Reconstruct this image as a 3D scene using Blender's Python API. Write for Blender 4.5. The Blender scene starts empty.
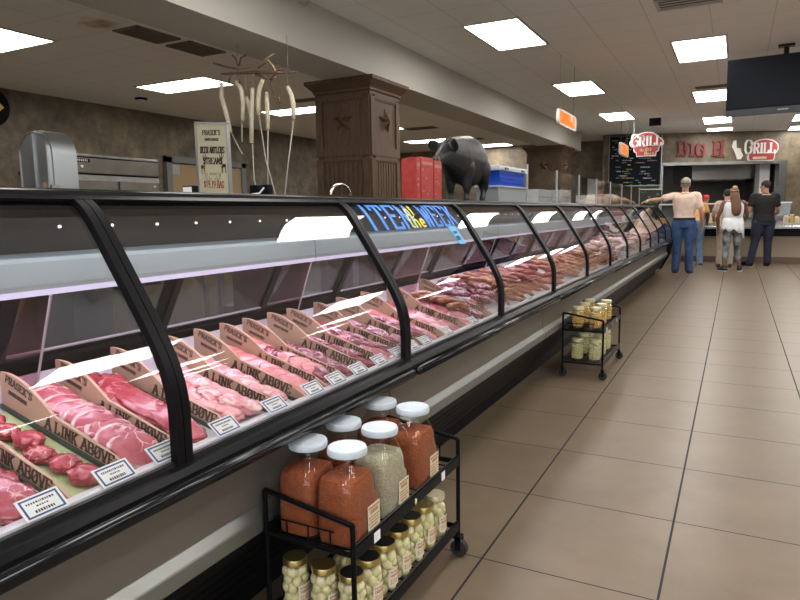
import bpy, bmesh, math, random
from mathutils import Vector, Matrix, noise
random.seed(7)
C = bpy.context.scene.collection
PI = math.pi
# ------------------------------------------------------------------ camera (calibrated)
H = 1.25
F, CX, CY = 645.0, 400.0, 300.0
def _n(v): return Vector(v).normalized()
D1 = _n((737-CX, 208-CY, F))                       # depth axis +Y seen in camera axes (y down)
d2 = -Vector((-863-CX, 232-CY, F)); d2 = d2 - D1*(D1.dot(d2)); D2 = d2.normalized()
UP = D2.cross(D1)
if UP.y > 0: UP = -UP
def ray(x, y):
    v = Vector((x-CX, y-CY, F)); return Vector((D2.dot(v), D1.dot(v), UP.dot(v)))
def PZ(x, y, z): v = ray(x, y); t = (z-H)/v.z; return Vector((v.x*t, v.y*t, z))
def PX(x, y, X): v = ray(x, y); t = X/v.x; return Vector((X, v.y*t, H+v.z*t))
def PY(x, y, Y): v = ray(x, y); t = Y/v.y; return Vector((v.x*t, Y, H+v.z*t))
cam = bpy.data.cameras.new('camera'); co = bpy.data.objects.new('camera', cam); C.objects.link(co)
cam.sensor_width = 36.0; cam.lens = F/800*36.0; cam.clip_end = 200
rx = Vector((D2.x, D1.x, UP.x)); ry = -Vector((D2.y, D1.y, UP.y)); rz = -Vector((D2.z, D1.z, UP.z))
m = Matrix((rx, ry, rz)).transposed().to_4x4(); m.translation = Vector((0, 0, H)); co.matrix_world = m
bpy.context.scene.camera = co
# ------------------------------------------------------------------ helpers
def mat(name, col, rough=.5, metal=0, noise_amt=0, scale=20, col2=None, bump=0, emit=None, estr=0, coat=0, spec=.5, detail=4, bscale=None, stretch=None, sss=0):
    M = bpy.data.materials.new(name); M.use_nodes = True; nt = M.node_tree; b = nt.nodes['Principled BSDF']
    b.inputs['Base Color'].default_value = (*col, 1); b.inputs['Roughness'].default_value = rough; b.inputs['Metallic'].default_value = metal
    b.inputs['Coat Weight'].default_value = coat; b.inputs['Specular IOR Level'].default_value = spec
    if emit: b.inputs['Emission Color'].default_value = (*emit, 1); b.inputs['Emission Strength'].default_value = estr
    if col2 or bump:
        tc = nt.nodes.new('ShaderNodeTexCoord'); mp = nt.nodes.new('ShaderNodeMapping'); nt.links.new(tc.outputs['Object'], mp.inputs[0])
        if stretch: mp.inputs['Scale'].default_value = stretch
        n = nt.nodes.new('ShaderNodeTexNoise'); n.inputs['Scale'].default_value = scale; n.inputs['Detail'].default_value = detail
        nt.links.new(mp.outputs[0], n.inputs['Vector'])
        if col2:
            r = nt.nodes.new('ShaderNodeValToRGB'); r.color_ramp.elements[0].position = .35; r.color_ramp.elements[1].position = .65
            r.color_ramp.elements[0].color = (*col, 1); r.color_ramp.elements[1].color = (*col2, 1)
            nt.links.new(n.outputs['Fac'], r.inputs[0]); nt.links.new(r.outputs[0], b.inputs['Base Color'])
        if bump:
            n2 = n
            if bscale:
                n2 = nt.nodes.new('ShaderNodeTexNoise'); n2.inputs['Scale'].default_value = bscale; nt.links.new(mp.outputs[0], n2.inputs['Vector'])
            bp = nt.nodes.new('ShaderNodeBump'); bp.inputs['Strength'].default_value = bump; bp.inputs['Distance'].default_value = .01
            nt.links.new(n2.outputs['Fac'], bp.inputs['Height']); nt.links.new(bp.outputs[0], b.inputs['Normal'])
    return M
def glass_mat(name, tint=(1, 1, 1), ior=1.5, rough=0.0):
    M = bpy.data.materials.new(name); M.use_nodes = True; nt = M.node_tree; nt.nodes.clear()
    o = nt.nodes.new('ShaderNodeOutputMaterial'); mx = nt.nodes.new('ShaderNodeMixShader'); t = nt.nodes.new('ShaderNodeBsdfTransparent'); g = nt.nodes.new('ShaderNodeBsdfGlossy')
    t.inputs[0].default_value = (*tint, 1); g.inputs['Roughness'].default_value = rough
    fr = nt.nodes.new('ShaderNodeFresnel'); ge = nt.nodes.new('ShaderNodeNewGeometry'); mi = nt.nodes.new('ShaderNodeMix')
    mi.inputs[2].default_value = ior; mi.inputs[3].default_value = 1/ior
    nt.links.new(ge.outputs['Backfacing'], mi.inputs[0]); nt.links.new(mi.outputs[0], fr.inputs['IOR'])
    nt.links.new(fr.outputs[0], mx.inputs[0]); nt.links.new(t.outputs[0], mx.inputs[1]); nt.links.new(g.outputs[0], mx.inputs[2]); nt.links.new(mx.outputs[0], o.inputs[0])
    return M
def new_nodes(M): nt = M.node_tree; return nt, nt.nodes, nt.links, nt.nodes['Principled BSDF']
class MB:
    """collects shapes into one bmesh, then links them as ONE mesh object"""
    def __init__(s): s.bm = bmesh.new(); s.smooth = False
    def quadgrid(s, rows, closed=False, cap=False):
        V = [[s.bm.verts.new(p) for p in r] for r in rows]; n = len(rows[0])
        for a, b in zip(V[:-1], V[1:]):
            for i in range(n if closed else n-1):
                try: s.bm.faces.new((a[i], a[(i+1) % n], b[(i+1) % n], b[i]))
                except ValueError: pass
        if cap and closed:
            for r, rev in ((V[0], True), (V[-1], False)):
                try: s.bm.faces.new(list(reversed(r)) if rev else r)
                except ValueError: pass
        return s
    def box(s, x0, x1, y0, y1, z0, z1, M=None, bev=0):
        vs = [Vector((x, y, z)) for x in (x0, x1) for y in (y0, y1) for z in (z0, z1)]
        if M: vs = [M @ v for v in vs]
        v = [s.bm.verts.new(p) for p in vs]
        fs = [s.bm.faces.new([v[i] for i in q]) for q in ((0, 1, 3, 2), (4, 6, 7, 5), (0, 4, 5, 1), (2, 3, 7, 6), (0, 2, 6, 4), (1, 5, 7, 3))]
        if bev:
            es = list({e for f in fs for e in f.edges})
            bmesh.ops.bevel(s.bm, geom=es, offset=bev, segments=2, profile=.7, affect='EDGES')
        return s
    def prism(s, pts, axis, a, b):
        """polygon pts extruded between a and b along axis ('x','y','z')"""
        def P(p, t): return {'x': (t, p[0], p[1]), 'y': (p[0], t, p[1]), 'z': (p[0], p[1], t)}[axis]
        A = [s.bm.verts.new(P(p, a)) for p in pts]; B = [s.bm.verts.new(P(p, b)) for p in pts]; n = len(pts)
        for i in range(n): s.bm.faces.new((A[i], A[(i+1) % n], B[(i+1) % n], B[i]))
        s.bm.faces.new(list(reversed(A))); s.bm.faces.new(B)
        return s
    def tube(s, pts, r, n=8, rs=None, flat=None):
        pts = [Vector(p) for p in pts]; rows = []; N = len(pts); up = None
        for i, p in enumerate(pts):
            t = (pts[min(i+1, N-1)]-pts[max(i-1, 0)]).normalized()
            if up is None:
                up = Vector((0, 0, 1)) if abs(t.z) < .9 else Vector((0, 1, 0))
            u = (up - t*up.dot(t)).normalized(); w = t.cross(u); up = u
            R = rs[i] if rs else r; fa = flat if flat else 1
            rows.append([p + u*(R*math.cos(2*PI*k/n)) + w*(R*fa*math.sin(2*PI*k/n)) for k in range(n)])
        return s.quadgrid(rows, True, True)
    def lathe(s, prof, c=(0, 0, 0), n=20, cap=True, sq=1):
        rows = []
        for r, z in prof:
            row = []
            for k in range(n):
                a = 2*PI*k/n; ca, sa = math.cos(a), math.sin(a); q = 1
                if sq != 1: q = 1/((abs(ca)**sq+abs(sa)**sq)**(1/sq))
                row.append((c[0]+r*q*ca, c[1]+r*q*sa, c[2]+z))
            rows.append(row)
        return s.quadgrid(rows, True, cap)
    def loft(s, secs, n=16, sq=2):
        """secs: (center, rx, ry) horizontal ellipses, or (center, ux, uy) vectors"""
        rows = []
        for c, a, b in secs:
            c = Vector(c); U = a if isinstance(a, Vector) else Vector((a, 0, 0)); W = b if isinstance(b, Vector) else Vector((0, b, 0))
            row = []
            for k in range(n):
                t = 2*PI*k/n; ca, sa = math.cos(t), math.sin(t); q = 1/((abs(ca)**sq+abs(sa)**sq)**(1/sq))
                row.append(c+U*(q*ca)+W*(q*sa))
            rows.append(row)
        return s.quadgrid(rows, True, True)
    def ball(s, c, rx, ry=None, rz=None, M=None, sub=2):
        r = bmesh.ops.create_icosphere(s.bm, subdivisions=sub, radius=1)
        T = Matrix.Translation(Vector(c)) @ (M if M else Matrix()) @ Matrix.Diagonal((rx, ry or rx, rz or rx, 1))
        bmesh.ops.transform(s.bm, matrix=T, verts=r['verts']); return s
    def mesh(s, name, m, smooth=None):
        bmesh.ops.recalc_face_normals(s.bm, faces=s.bm.faces[:])
        me = bpy.data.meshes.new(name); s.bm.to_mesh(me); s.bm.free()
        if m: me.materials.append(m)
        if smooth or (smooth is None and s.smooth):
            for p in me.polygons: p.use_smooth = True
        return me
    def build(s, name, m, parent=None, smooth=None, angle=None):
        me = s.mesh(name, m, smooth)
        if angle is not None:
            for p in me.polygons: p.use_smooth = True
            me.set_sharp_from_angle(angle=math.radians(angle))
        o = bpy.data.objects.new(name, me); C.objects.link(o)
        if parent: o.parent = parent
        return o
def tag(o, label, cat, group=None, kind=None):
    o['label'] = label; o['category'] = cat
    if group: o['group'] = group
    if kind: o['kind'] = kind
    return o
def thing(name, label, cat, loc=(0, 0, 0), rz=0, group=None):
    o = bpy.data.objects.new(name, None); C.objects.link(o); o.location = loc; o.rotation_euler = (0, 0, rz); o.empty_display_size = .1
    return tag(o, label, cat, group)
def struct(name, mb, m, **k):
    o = mb.build(name, m, **k); o['kind'] = 'structure'; return o
def dup(root, loc, label=None, group=None, rz=None, scale=None):
    r = root.copy(); C.objects.link(r); r.location = loc
    if rz is not None: r.rotation_euler = (0, 0, rz)
    if scale is not None: r.scale = scale
    if label: r['label'] = label
    if group: r['group'] = group
    for ch in list(root.children):
        c = ch.copy(); C.objects.link(c); c.parent = r
        for g in ch.children:
            d = g.copy(); C.objects.link(d); d.parent = c
    return r
def remesh(o, vox, smooth=4):
    md = o.modifiers.new('r', 'REMESH'); md.mode = 'VOXEL'; md.voxel_size = vox; md.use_smooth_shade = True
    if smooth:
        sm = o.modifiers.new('s', 'SMOOTH'); sm.iterations = smooth; sm.factor = .5
    dg = bpy.context.evaluated_depsgraph_get(); dg.update()
    me = bpy.data.meshes.new_from_object(o.evaluated_get(dg)); o.modifiers.clear(); old = o.data; o.data = me; bpy.data.meshes.remove(old)
    return o
# ---- slab-serif stroke lettering: polylines on a 1 x 1 cell, mapped anywhere
GL = {'A': [[(0, 0), (.5, 1)], [(.5, 1), (1, 0)], [(.22, .36), (.78, .36)]], 'B': [[(.12, 0), (.12, 1)], [(.12, 1), (.7, 1), (.85, .88), (.85, .66), (.7, .53), (.12, .53)], [(.7, .53), (.92, .4), (.92, .14), (.75, 0), (.12, 0)]],
 'C': [[(.95, .75), (.8, .97), (.3, 1), (.08, .75), (.08, .25), (.3, 0), (.8, .03), (.95, .25)]], 'D': [[(.12, 0), (.12, 1)], [(.12, 1), (.65, 1), (.92, .75), (.92, .25), (.65, 0), (.12, 0)]],
 'E': [[(.12, 0), (.12, 1)], [(.12, 1), (.9, 1), (.9, .82)], [(.12, .52), (.65, .52)], [(.12, 0), (.9, 0), (.9, .18)]], 'G': [[(.92, .75), (.78, .97), (.3, 1), (.08, .75), (.08, .25), (.3, 0), (.75, .02), (.9, .2), (.9, .45), (.6, .45)]],
 'H': [[(.14, 0), (.14, 1)], [(.86, 0), (.86, 1)], [(.14, .5), (.86, .5)]], 'I': [[(.5, 0), (.5, 1)]], 'K': [[(.14, 0), (.14, 1)], [(.14, .42), (.86, 1)], [(.36, .6), (.9, 0)]], 'L': [[(.14, 0), (.14, 1)], [(.14, 0), (.9, 0), (.9, .25)]],
 'M': [[(.08, 0), (.08, 1)], [(.08, 1), (.5, .3), (.92, 1)], [(.92, 1), (.92, 0)]], 'N': [[(.12, 0), (.12, 1)], [(.12, 1), (.88, 0)], [(.88, 0), (.88, 1)]], 'O': [[(.3, 1), (.7, 1), (.92, .75), (.92, .25), (.7, 0), (.3, 0), (.08, .25), (.08, .75), (.3, 1)]],
 'P': [[(.12, 0), (.12, 1)], [(.12, 1), (.7, 1), (.9, .85), (.9, .62), (.7, .48), (.12, .48)]], 'R': [[(.12, 0), (.12, 1)], [(.12, 1), (.7, 1), (.88, .87), (.88, .65), (.7, .52), (.12, .52)], [(.5, .52), (.92, 0)]],
 'S': [[(.9, .8), (.72, 1), (.28, 1), (.1, .82), (.1, .65), (.28, .53), (.72, .47), (.9, .34), (.9, .16), (.72, 0), (.28, 0), (.1, .2)]], 'T': [[(.5, 0), (.5, 1)], [(.04, .82), (.04, 1), (.96, 1), (.96, .82)]], 'U': [[(.12, 1), (.12, .25), (.3, 0), (.7, 0), (.88, .25), (.88, 1)]],
 'V': [[(.04, 1), (.5, 0)], [(.5, 0), (.96, 1)]], 'W': [[(0, 1), (.25, 0)], [(.25, 0), (.5, .8)], [(.5, .8), (.75, 0)], [(.75, 0), (1, 1)]], "'": [[(.5, 1), (.42, .78)]], '9': [[(.88, .55), (.6, .45), (.2, .5), (.1, .75), (.25, 1), (.75, 1), (.9, .8), (.88, .4), (.6, 0), (.25, 0)]],
 'o': [[(.3, .62), (.7, .62), (.85, .42), (.85, .2), (.7, 0), (.3, 0), (.15, .2), (.15, .42), (.3, .62)]], 'f': [[(.8, .9), (.6, 1), (.45, .85), (.45, 0)], [(.15, .6), (.8, .6)]], 't': [[(.45, 1), (.45, .1), (.75, 0)], [(.15, .65), (.8, .65)]], 'h': [[(.15, 0), (.15, 1)], [(.15, .5), (.5, .65), (.8, .45), (.8, 0)]],
 'e': [[(.15, .33), (.85, .33), (.8, .52), (.6, .64), (.35, .62), (.15, .42), (.15, .2), (.35, 0), (.8, .06)]], 'r': [[(.25, 0), (.25, .62)], [(.25, .4), (.5, .62), (.8, .6)]], 'd': [[(.8, 1), (.8, 0)], [(.8, .45), (.5, .62), (.2, .4), (.2, .18), (.5, 0), (.8, .15)]], '$': [[(.9, .75), (.3, .9), (.12, .68), (.85, .35), (.7, .1), (.1, .2)], [(.5, 0), (.5, 1)]],
 '1': [[(.3, .8), (.55, 1), (.55, 0)]], '.': [[(.45, 0), (.55, .06)]], 'F': [[(.12, 0), (.12, 1)], [(.12, 1), (.9, 1)], [(.12, .52), (.65, .52)]]}
NARROW = {'I': .55, "'": .4, '.': .4, '1': .7, 'f': .7, 't': .7, 'r': .75}
def lettering(mb, text, mp, h, w, th, d=.002, gap=.22, serif=0, slash=False, sub=1):
    """mp(u, v, k): u along the line, v up, k out of the surface"""
    x = 0
    def bar(a, b, t):
        a = Vector(a); b = Vector(b); L = (b-a).length
        if L < 1e-6: return
        q = (b-a)/L; nrm = Vector((-q.y, q.x))*t/2; a2 = a-q*t*.3; b2 = b+q*t*.3
        for i in range(sub):
            p0 = a2.lerp(b2, i/sub); p1 = a2.lerp(b2, (i+1)/sub); lo = []; hi = []
            for p in (p0-nrm, p1-nrm, p1+nrm, p0+nrm): lo.append(mb.bm.verts.new(mp(p.x, p.y, 0))); hi.append(mb.bm.verts.new(mp(p.x, p.y, d)))
            mb.bm.faces.new(hi); mb.bm.faces.new(lo[::-1])
            for j in range(4): mb.bm.faces.new((lo[j], lo[(j+1) % 4], hi[(j+1) % 4], hi[j]))
    for ch in text:
        if ch == ' ': x += w*.65; continue
        cw = w*NARROW.get(ch, 1)
        for pl in GL.get(ch, []):
            P = [Vector((x+p[0]*cw, p[1]*h)) for p in pl]
            for a, b in zip(P[:-1], P[1:]):
                vert = abs(b.y-a.y) > .6*abs(b.x-a.x); bar(a, b, th*(1 if vert else .62))
            if serif:
                for e in (P[0], P[-1]):
                    if abs(e.y) < 1e-6 or abs(e.y-h) < 1e-6:
                        if len(pl) == 2: bar(e+Vector((-serif, 0)), e+Vector((serif, 0)), th*.55)
        if slash and ch == 'O': bar((x+cw*.3, h*.3), (x+cw*.7, h*.7), th*.5)
        x += cw+w*gap
    return x
def text_w(text, w, gap=.22):
    return sum(w*.65 if c == ' ' else w*NARROW.get(c, 1)+w*gap for c in text)
def plane_map(o, ux, uy):
    o = Vector(o); ux = Vector(ux).normalized(); uy = Vector(uy).normalized(); k = ux.cross(uy)
    return lambda u, v, d: o+ux*u+uy*v+k*d
# ------------------------------------------------------------------ materials
M = {}
M['black'] = mat('black_gloss', (.005, .005, .006), .3, spec=.1)
M['blackmat'] = mat('black_satin', (.006, .006, .007), .4, spec=.1)
M['rubber'] = mat('black_rubber', (.02, .02, .02), .75)
M['steel'] = mat('brushed_steel', (.55, .56, .56), .32, 1, col2=(.45, .46, .46), scale=6, stretch=(30, 1, 1))
M['steeldull'] = mat('dull_steel', (.36, .37, .37), .42, 1, col2=(.30, .31, .31), scale=5)
M['chrome'] = mat('chrome', (.75, .75, .75), .12, 1)
M['casepanel'] = mat('taupe_panel', (.165, .143, .12), .45, .2)
M['ledge'] = mat('ledge_steel', (.30, .31, .295), .42, .75)
M['grey'] = mat('canopy_grey', (.42, .47, .50), .4)
M['white'] = mat('white_plastic', (.8, .8, .8), .4)
M['lip'] = mat('white_rail', (.75, .73, .78), .35)
M['deck'] = mat('deck_white', (.55, .54, .58), .4)
M['darkpanel'] = mat('dark_brown_gloss', (.05, .042, .036), .12)
M['glass'] = glass_mat('case_glass', (.97, .98, .98))
M['doorglass'] = glass_mat('door_glass', (.62, .68, .66))
M['clear'] = glass_mat('clear_plastic', (.93, .93, .93), 1.45, .05)
M['jarglass'] = glass_mat('jar_glass', (.95, .97, .94), 1.45, .02)
M['strip'] = mat('strip_light', (1, 1, 1), emit=(1.0, .80, 1.0), estr=6.6)
M['led'] = mat('led', (1, 1, 1), emit=(.85, .78, 1), estr=1.6)
M['lens'] = mat('lens_edge', (.7, .65, .8), .4, emit=(.66, .58, .9), estr=.32)
M['toplight'] = mat('top_light', (1, 1, 1), emit=(.9, .95, 1), estr=6)
M['troffer'] = mat('troffer_diffuser', (1, 1, 1), emit=(1, .97, .93), estr=13)
M['wood'] = mat('column_wood', (.062, .035, .019), .5, spec=.4, col2=(.118, .067, .037), scale=7, stretch=(8, 8, .7), detail=6)
M['tan'] = mat('divider_tan', (.47, .31, .215), .5)
M['ink'] = mat('dark_brown_ink', (.05, .022, .02), .6)
M['paper'] = mat('white_card', (.82, .83, .84), .5)
M['blueink'] = mat('blue_ink', (.03, .07, .24), .5)
M['redbox'] = mat('red_box', (.42, .035, .03), .45, col2=(.5, .06, .05), scale=30)
M['redprint'] = mat('red_box_print', (.55, .25, .2), .6)
M['sawsteel'] = mat('saw_steel', (.40, .43, .45), .33, .85)
M['fridge'] = mat('fridge_steel', (.26, .245, .215), .38, .8, col2=(.22, .205, .18), scale=3)
M['guardglass'] = glass_mat('guard_glass', (.85, .88, .88))
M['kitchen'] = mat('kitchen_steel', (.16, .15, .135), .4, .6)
M['gasket'] = mat('pale_gasket', (.38, .36, .38), .5)
M['capband'] = mat('cap_band', (.12, .10, .075), .8)
M['cream'] = mat('cream_board', (.72, .66, .48), .5)
M['alum'] = mat('aluminium', (.5, .5, .5), .35, .8)
def meat(name, base, dark, fat, fat_amt=.1, sc=14, rim=None):
    A = mat(name, base, .27, coat=.3); nt, N, L, b = new_nodes(A)
    tc = N.new('ShaderNodeTexCoord'); oi = N.new('ShaderNodeObjectInfo'); add = N.new('ShaderNodeVectorMath'); add.operation = 'ADD'
    L.new(tc.outputs['Object'], add.inputs[0]); cmb = N.new('ShaderNodeCombineXYZ'); mul = N.new('ShaderNodeMath'); mul.operation = 'MULTIPLY'; mul.inputs[1].default_value = 9
    L.new(oi.outputs['Random'], mul.inputs[0]); L.new(mul.outputs[0], cmb.inputs[0]); L.new(mul.outputs[0], cmb.inputs[1]); L.new(cmb.outputs[0], add.inputs[1])
    n = N.new('ShaderNodeTexNoise'); n.inputs['Scale'].default_value = 22; n.inputs['Detail'].default_value = 5; L.new(add.outputs[0], n.inputs['Vector'])
    r = N.new('ShaderNodeValToRGB'); r.color_ramp.elements[0].position = .35; r.color_ramp.elements[1].position = .65; r.color_ramp.elements[0].color = (*dark, 1); r.color_ramp.elements[1].color = (*base, 1); L.new(n.outputs['Fac'], r.inputs[0])
    dn = N.new('ShaderNodeTexNoise'); dn.inputs['Scale'].default_value = sc*.8; dn.inputs['Detail'].default_value = 3; L.new(add.outputs[0], dn.inputs['Vector'])
    sc_ = N.new('ShaderNodeVectorMath'); sc_.operation = 'SCALE'; sc_.inputs[3].default_value = 2.2/sc; L.new(dn.outputs['Color'], sc_.inputs[0]); ad2 = N.new('ShaderNodeVectorMath'); L.new(add.outputs[0], ad2.inputs[0]); L.new(sc_.outputs[0], ad2.inputs[1])
    w = N.new('ShaderNodeTexVoronoi'); w.feature = 'DISTANCE_TO_EDGE'; w.inputs['Scale'].default_value = sc; L.new(ad2.outputs[0], w.inputs['Vector'])
    r2 = N.new('ShaderNodeValToRGB'); r2.color_ramp.elements[0].position = fat_amt*.25; r2.color_ramp.elements[1].position = fat_amt; r2.color_ramp.elements[0].color = (.9, .9, .9, 1); r2.color_ramp.elements[1].color = (0, 0, 0, 1); L.new(w.outputs['Distance'], r2.inputs[0])
    mk = N.new('ShaderNodeTexNoise'); mk.inputs['Scale'].default_value = sc*.35; L.new(add.outputs[0], mk.inputs['Vector']); mr_ = N.new('ShaderNodeMapRange'); mr_.inputs[1].default_value = .42; mr_.inputs[2].default_value = .62; L.new(mk.outputs['Fac'], mr_.inputs[0])
    mm = N.new('ShaderNodeMath'); mm.operation = 'MULTIPLY'; L.new(r2.outputs[0], mm.inputs[0]); L.new(mr_.outputs[0], mm.inputs[1]); r2 = mm
    if rim:
        sp = N.new('ShaderNodeVectorMath'); sp.operation = 'DIVIDE'; sp.inputs[1].default_value = (rim[0], rim[1], 1e3); L.new(tc.outputs['Object'], sp.inputs[0]); ln = N.new('ShaderNodeVectorMath'); ln.operation = 'LENGTH'; L.new(sp.outputs[0], ln.inputs[0])
        rr = N.new('ShaderNodeMapRange'); rr.inputs[1].default_value = .93; rr.inputs[2].default_value = 1.03; L.new(ln.outputs['Value'], rr.inputs[0]); mxx = N.new('ShaderNodeMath'); mxx.operation = 'MAXIMUM'; L.new(rr.outputs[0], mxx.inputs[0]); L.new(r2.outputs[0], mxx.inputs[1]); r2 = mxx
    mx = N.new('ShaderNodeMix'); mx.data_type = 'RGBA'; L.new(r2.outputs[0], mx.inputs[0]); L.new(r.outputs[0], mx.inputs[6]); mx.inputs[7].default_value = (*fat, 1); L.new(mx.outputs[2], b.inputs['Base Color'])
    bp = N.new('ShaderNodeBump'); bp.inputs['Strength'].default_value = .35; bp.inputs['Distance'].default_value = .004; L.new(n.outputs['Fac'], bp.inputs['Height']); L.new(bp.outputs[0], b.inputs['Normal'])
    return A
M['beef'] = meat('marbled_beef', (.42, .065, .09), (.29, .03, .05), (.80, .50, .50), .10, 34)
M['filet'] = meat('red_filet', (.46, .065, .09), (.34, .03, .05), (.75, .38, .38), .05, 16)
M['steakpink'] = meat('pink_steak', (.50, .12, .155), (.38, .06, .09), (.86, .60, .58), .055, 15, (.062, .07))
M['pork'] = meat('pale_pork', (.78, .36, .38), (.66, .22, .26), (.88, .68, .66), .16, 18)
M['loin'] = meat('smooth_pink', (.76, .28, .30), (.66, .19, .21), (.82, .45, .45), .05, 8)
M['purple'] = meat('dark_chop', (.26, .04, .07), (.16, .018, .035), (.70, .42, .45), .08, 22)
M['sausage'] = meat('smoked_sausage', (.36, .11, .05), (.20, .045, .02), (.66, .36, .2), .10, 30)
M['orange'] = meat('golden_sausage', (.50, .19, .085), (.30, .08, .035), (.72, .48, .30), .10, 40)
M['redsausage'] = meat('red_sausage', (.40, .085, .055), (.22, .03, .025), (.66, .34, .25), .10, 40)
M['wrap'] = meat('wrapped_meat', (.66, .42, .36), (.5, .25, .2), (.78, .68, .62), .2, 18)
M['greenliner'] = mat('green_leaf_paper', (.36, .44, .20), .5, col2=(.50, .56, .30), scale=30)
# wall covering
A = M['wall'] = mat('mottled_wall', (.2, .15, .1), .6); nt, N, L, b = new_nodes(A)
tc = N.new('ShaderNodeTexCoord'); n1 = N.new('ShaderNodeTexNoise'); n1.inputs['Scale'].default_value = 2.0; n1.inputs['Detail'].default_value = 10; n1.inputs['Roughness'].default_value = .74; L.new(tc.outputs['Object'], n1.inputs['Vector'])
r = N.new('ShaderNodeValToRGB'); e = r.color_ramp.elements; e[0].position = .34; e[0].color = (.075, .057, .038, 1); e[1].position = .68; e[1].color = (.28, .22, .135, 1); x = e.new(.5); x.color = (.155, .122, .08, 1); L.new(n1.outputs['Fac'], r.inputs[0]); L.new(r.outputs[0], b.inputs['Base Color'])
# floor tiles: .597 x .6 grid through (-.763, 2.085)
A = M['floor'] = mat('beige_tile', (.3, .2, .13), .33, spec=.35); nt, N, L, b = new_nodes(A)
def grid_fac(N, L, vec, ox, oy, sx, sy, wd):
    sp = N.new('ShaderNodeSeparateXYZ'); L.new(vec, sp.inputs[0]); outs = []
    for ax, o, s in (('X', ox, sx), ('Y', oy, sy)):
        a = N.new('ShaderNodeMath'); a.operation = 'SUBTRACT'; a.inputs[1].default_value = o; L.new(sp.outputs[ax], a.inputs[0])
        p = N.new('ShaderNodeMath'); p.operation = 'PINGPONG'; p.inputs[1].default_value = s/2; L.new(a.outputs[0], p.inputs[0])
        c = N.new('ShaderNodeMath'); c.operation = 'LESS_THAN'; c.inputs[1].default_value = wd[0] if ax == 'X' else wd[1]; L.new(p.outputs[0], c.inputs[0]); outs.append(c.outputs[0])
    mx = N.new('ShaderNodeMath'); mx.operation = 'MAXIMUM'; L.new(outs[0], mx.inputs[0]); L.new(outs[1], mx.inputs[1]); return mx.outputs[0]
tc = N.new('ShaderNodeTexCoord'); g = grid_fac(N, L, tc.outputs['Object'], -.763, 2.085, .597, .6, (.0042, .0028))
n1 = N.new('ShaderNodeTexNoise'); n1.inputs['Scale'].default_value = 2.6; n1.inputs['Detail'].default_value = 10; n1.inputs['Roughness'].default_value = .62; L.new(tc.outputs['Object'], n1.inputs['Vector'])
r = N.new('ShaderNodeValToRGB'); e = r.color_ramp.elements; e[0].position = .3; e[0].color = (.132, .096, .062, 1); e[1].position = .7; e[1].color = (.194, .147, .100, 1); L.new(n1.outputs['Fac'], r.inputs[0])
mx = N.new('ShaderNodeMix'); mx.data_type = 'RGBA'; L.new(g, mx.inputs[0]); L.new(r.outputs[0], mx.inputs[6]); mx.inputs[7].default_value = (.018, .017, .02, 1); L.new(mx.outputs[2], b.inputs['Base Color'])
rr = N.new('ShaderNodeMapRange'); rr.inputs[3].default_value = .26; rr.inputs[4].default_value = .42; L.new(n1.outputs['Fac'], rr.inputs[0]); gm = N.new('ShaderNodeMath'); gm.operation = 'MULTIPLY_ADD'; gm.inputs[1].default_value = .5; L.new(g, gm.inputs[0]); L.new(rr.outputs[0], gm.inputs[2]); L.new(gm.outputs[0], b.inputs['Roughness'])
# ceiling tiles with a rust stain
A = M['ceil'] = mat('ceiling_tile', (.6, .57, .51), .8); nt, N, L, b = new_nodes(A)
tc = N.new('ShaderNodeTexCoord'); g = grid_fac(N, L, tc.outputs['Object'], -2.745, 6.89, .6, .6, (.006, .006))
n1 = N.new('ShaderNodeTexNoise'); n1.inputs['Scale'].default_value = 60; L.new(tc.outputs['Object'], n1.inputs['Vector'])
r = N.new('ShaderNodeValToRGB'); e = r.color_ramp.elements; e[0].color = (.80, .80, .765, 1); e[1].color = (.87, .87, .84, 1); L.new(n1.outputs['Fac'], r.inputs[0])
mx = N.new('ShaderNodeMix'); mx.data_type = 'RGBA'; L.new(g, mx.inputs[0]); L.new(r.outputs[0], mx.inputs[6]); mx.inputs[7].default_value = (.66, .66, .62, 1)
ds = N.new('ShaderNodeVectorMath'); ds.operation = 'DISTANCE'; ds.inputs[1].default_value = (-6.05, 4.9, 3.27); L.new(tc.outputs['Object'], ds.inputs[0])
n3 = N.new('ShaderNodeTexNoise'); n3.inputs['Scale'].default_value = 7; L.new(tc.outputs['Object'], n3.inputs['Vector']); ad = N.new('ShaderNodeMath'); ad.operation = 'MULTIPLY_ADD'; ad.inputs[1].default_value = .35; L.new(n3.outputs['Fac'], ad.inputs[0]); L.new(ds.outputs['Value'], ad.inputs[2])
mr = N.new('ShaderNodeMapRange'); mr.inputs[1].default_value = .2; mr.inputs[2].default_value = .42; mr.inputs[3].default_value = .8; mr.inputs[4].default_value = 0; L.new(ad.outputs[0], mr.inputs[0])
m2 = N.new('ShaderNodeMix'); m2.data_type = 'RGBA'; L.new(mr.outputs[0], m2.inputs[0]); L.new(mx.outputs[2], m2.inputs[6]); m2.inputs[7].default_value = (.32, .17, .05, 1); L.new(m2.outputs[2], b.inputs['Base Color'])
M['beam'] = mat('beam_paint', (.50, .475, .425), .7)
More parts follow.
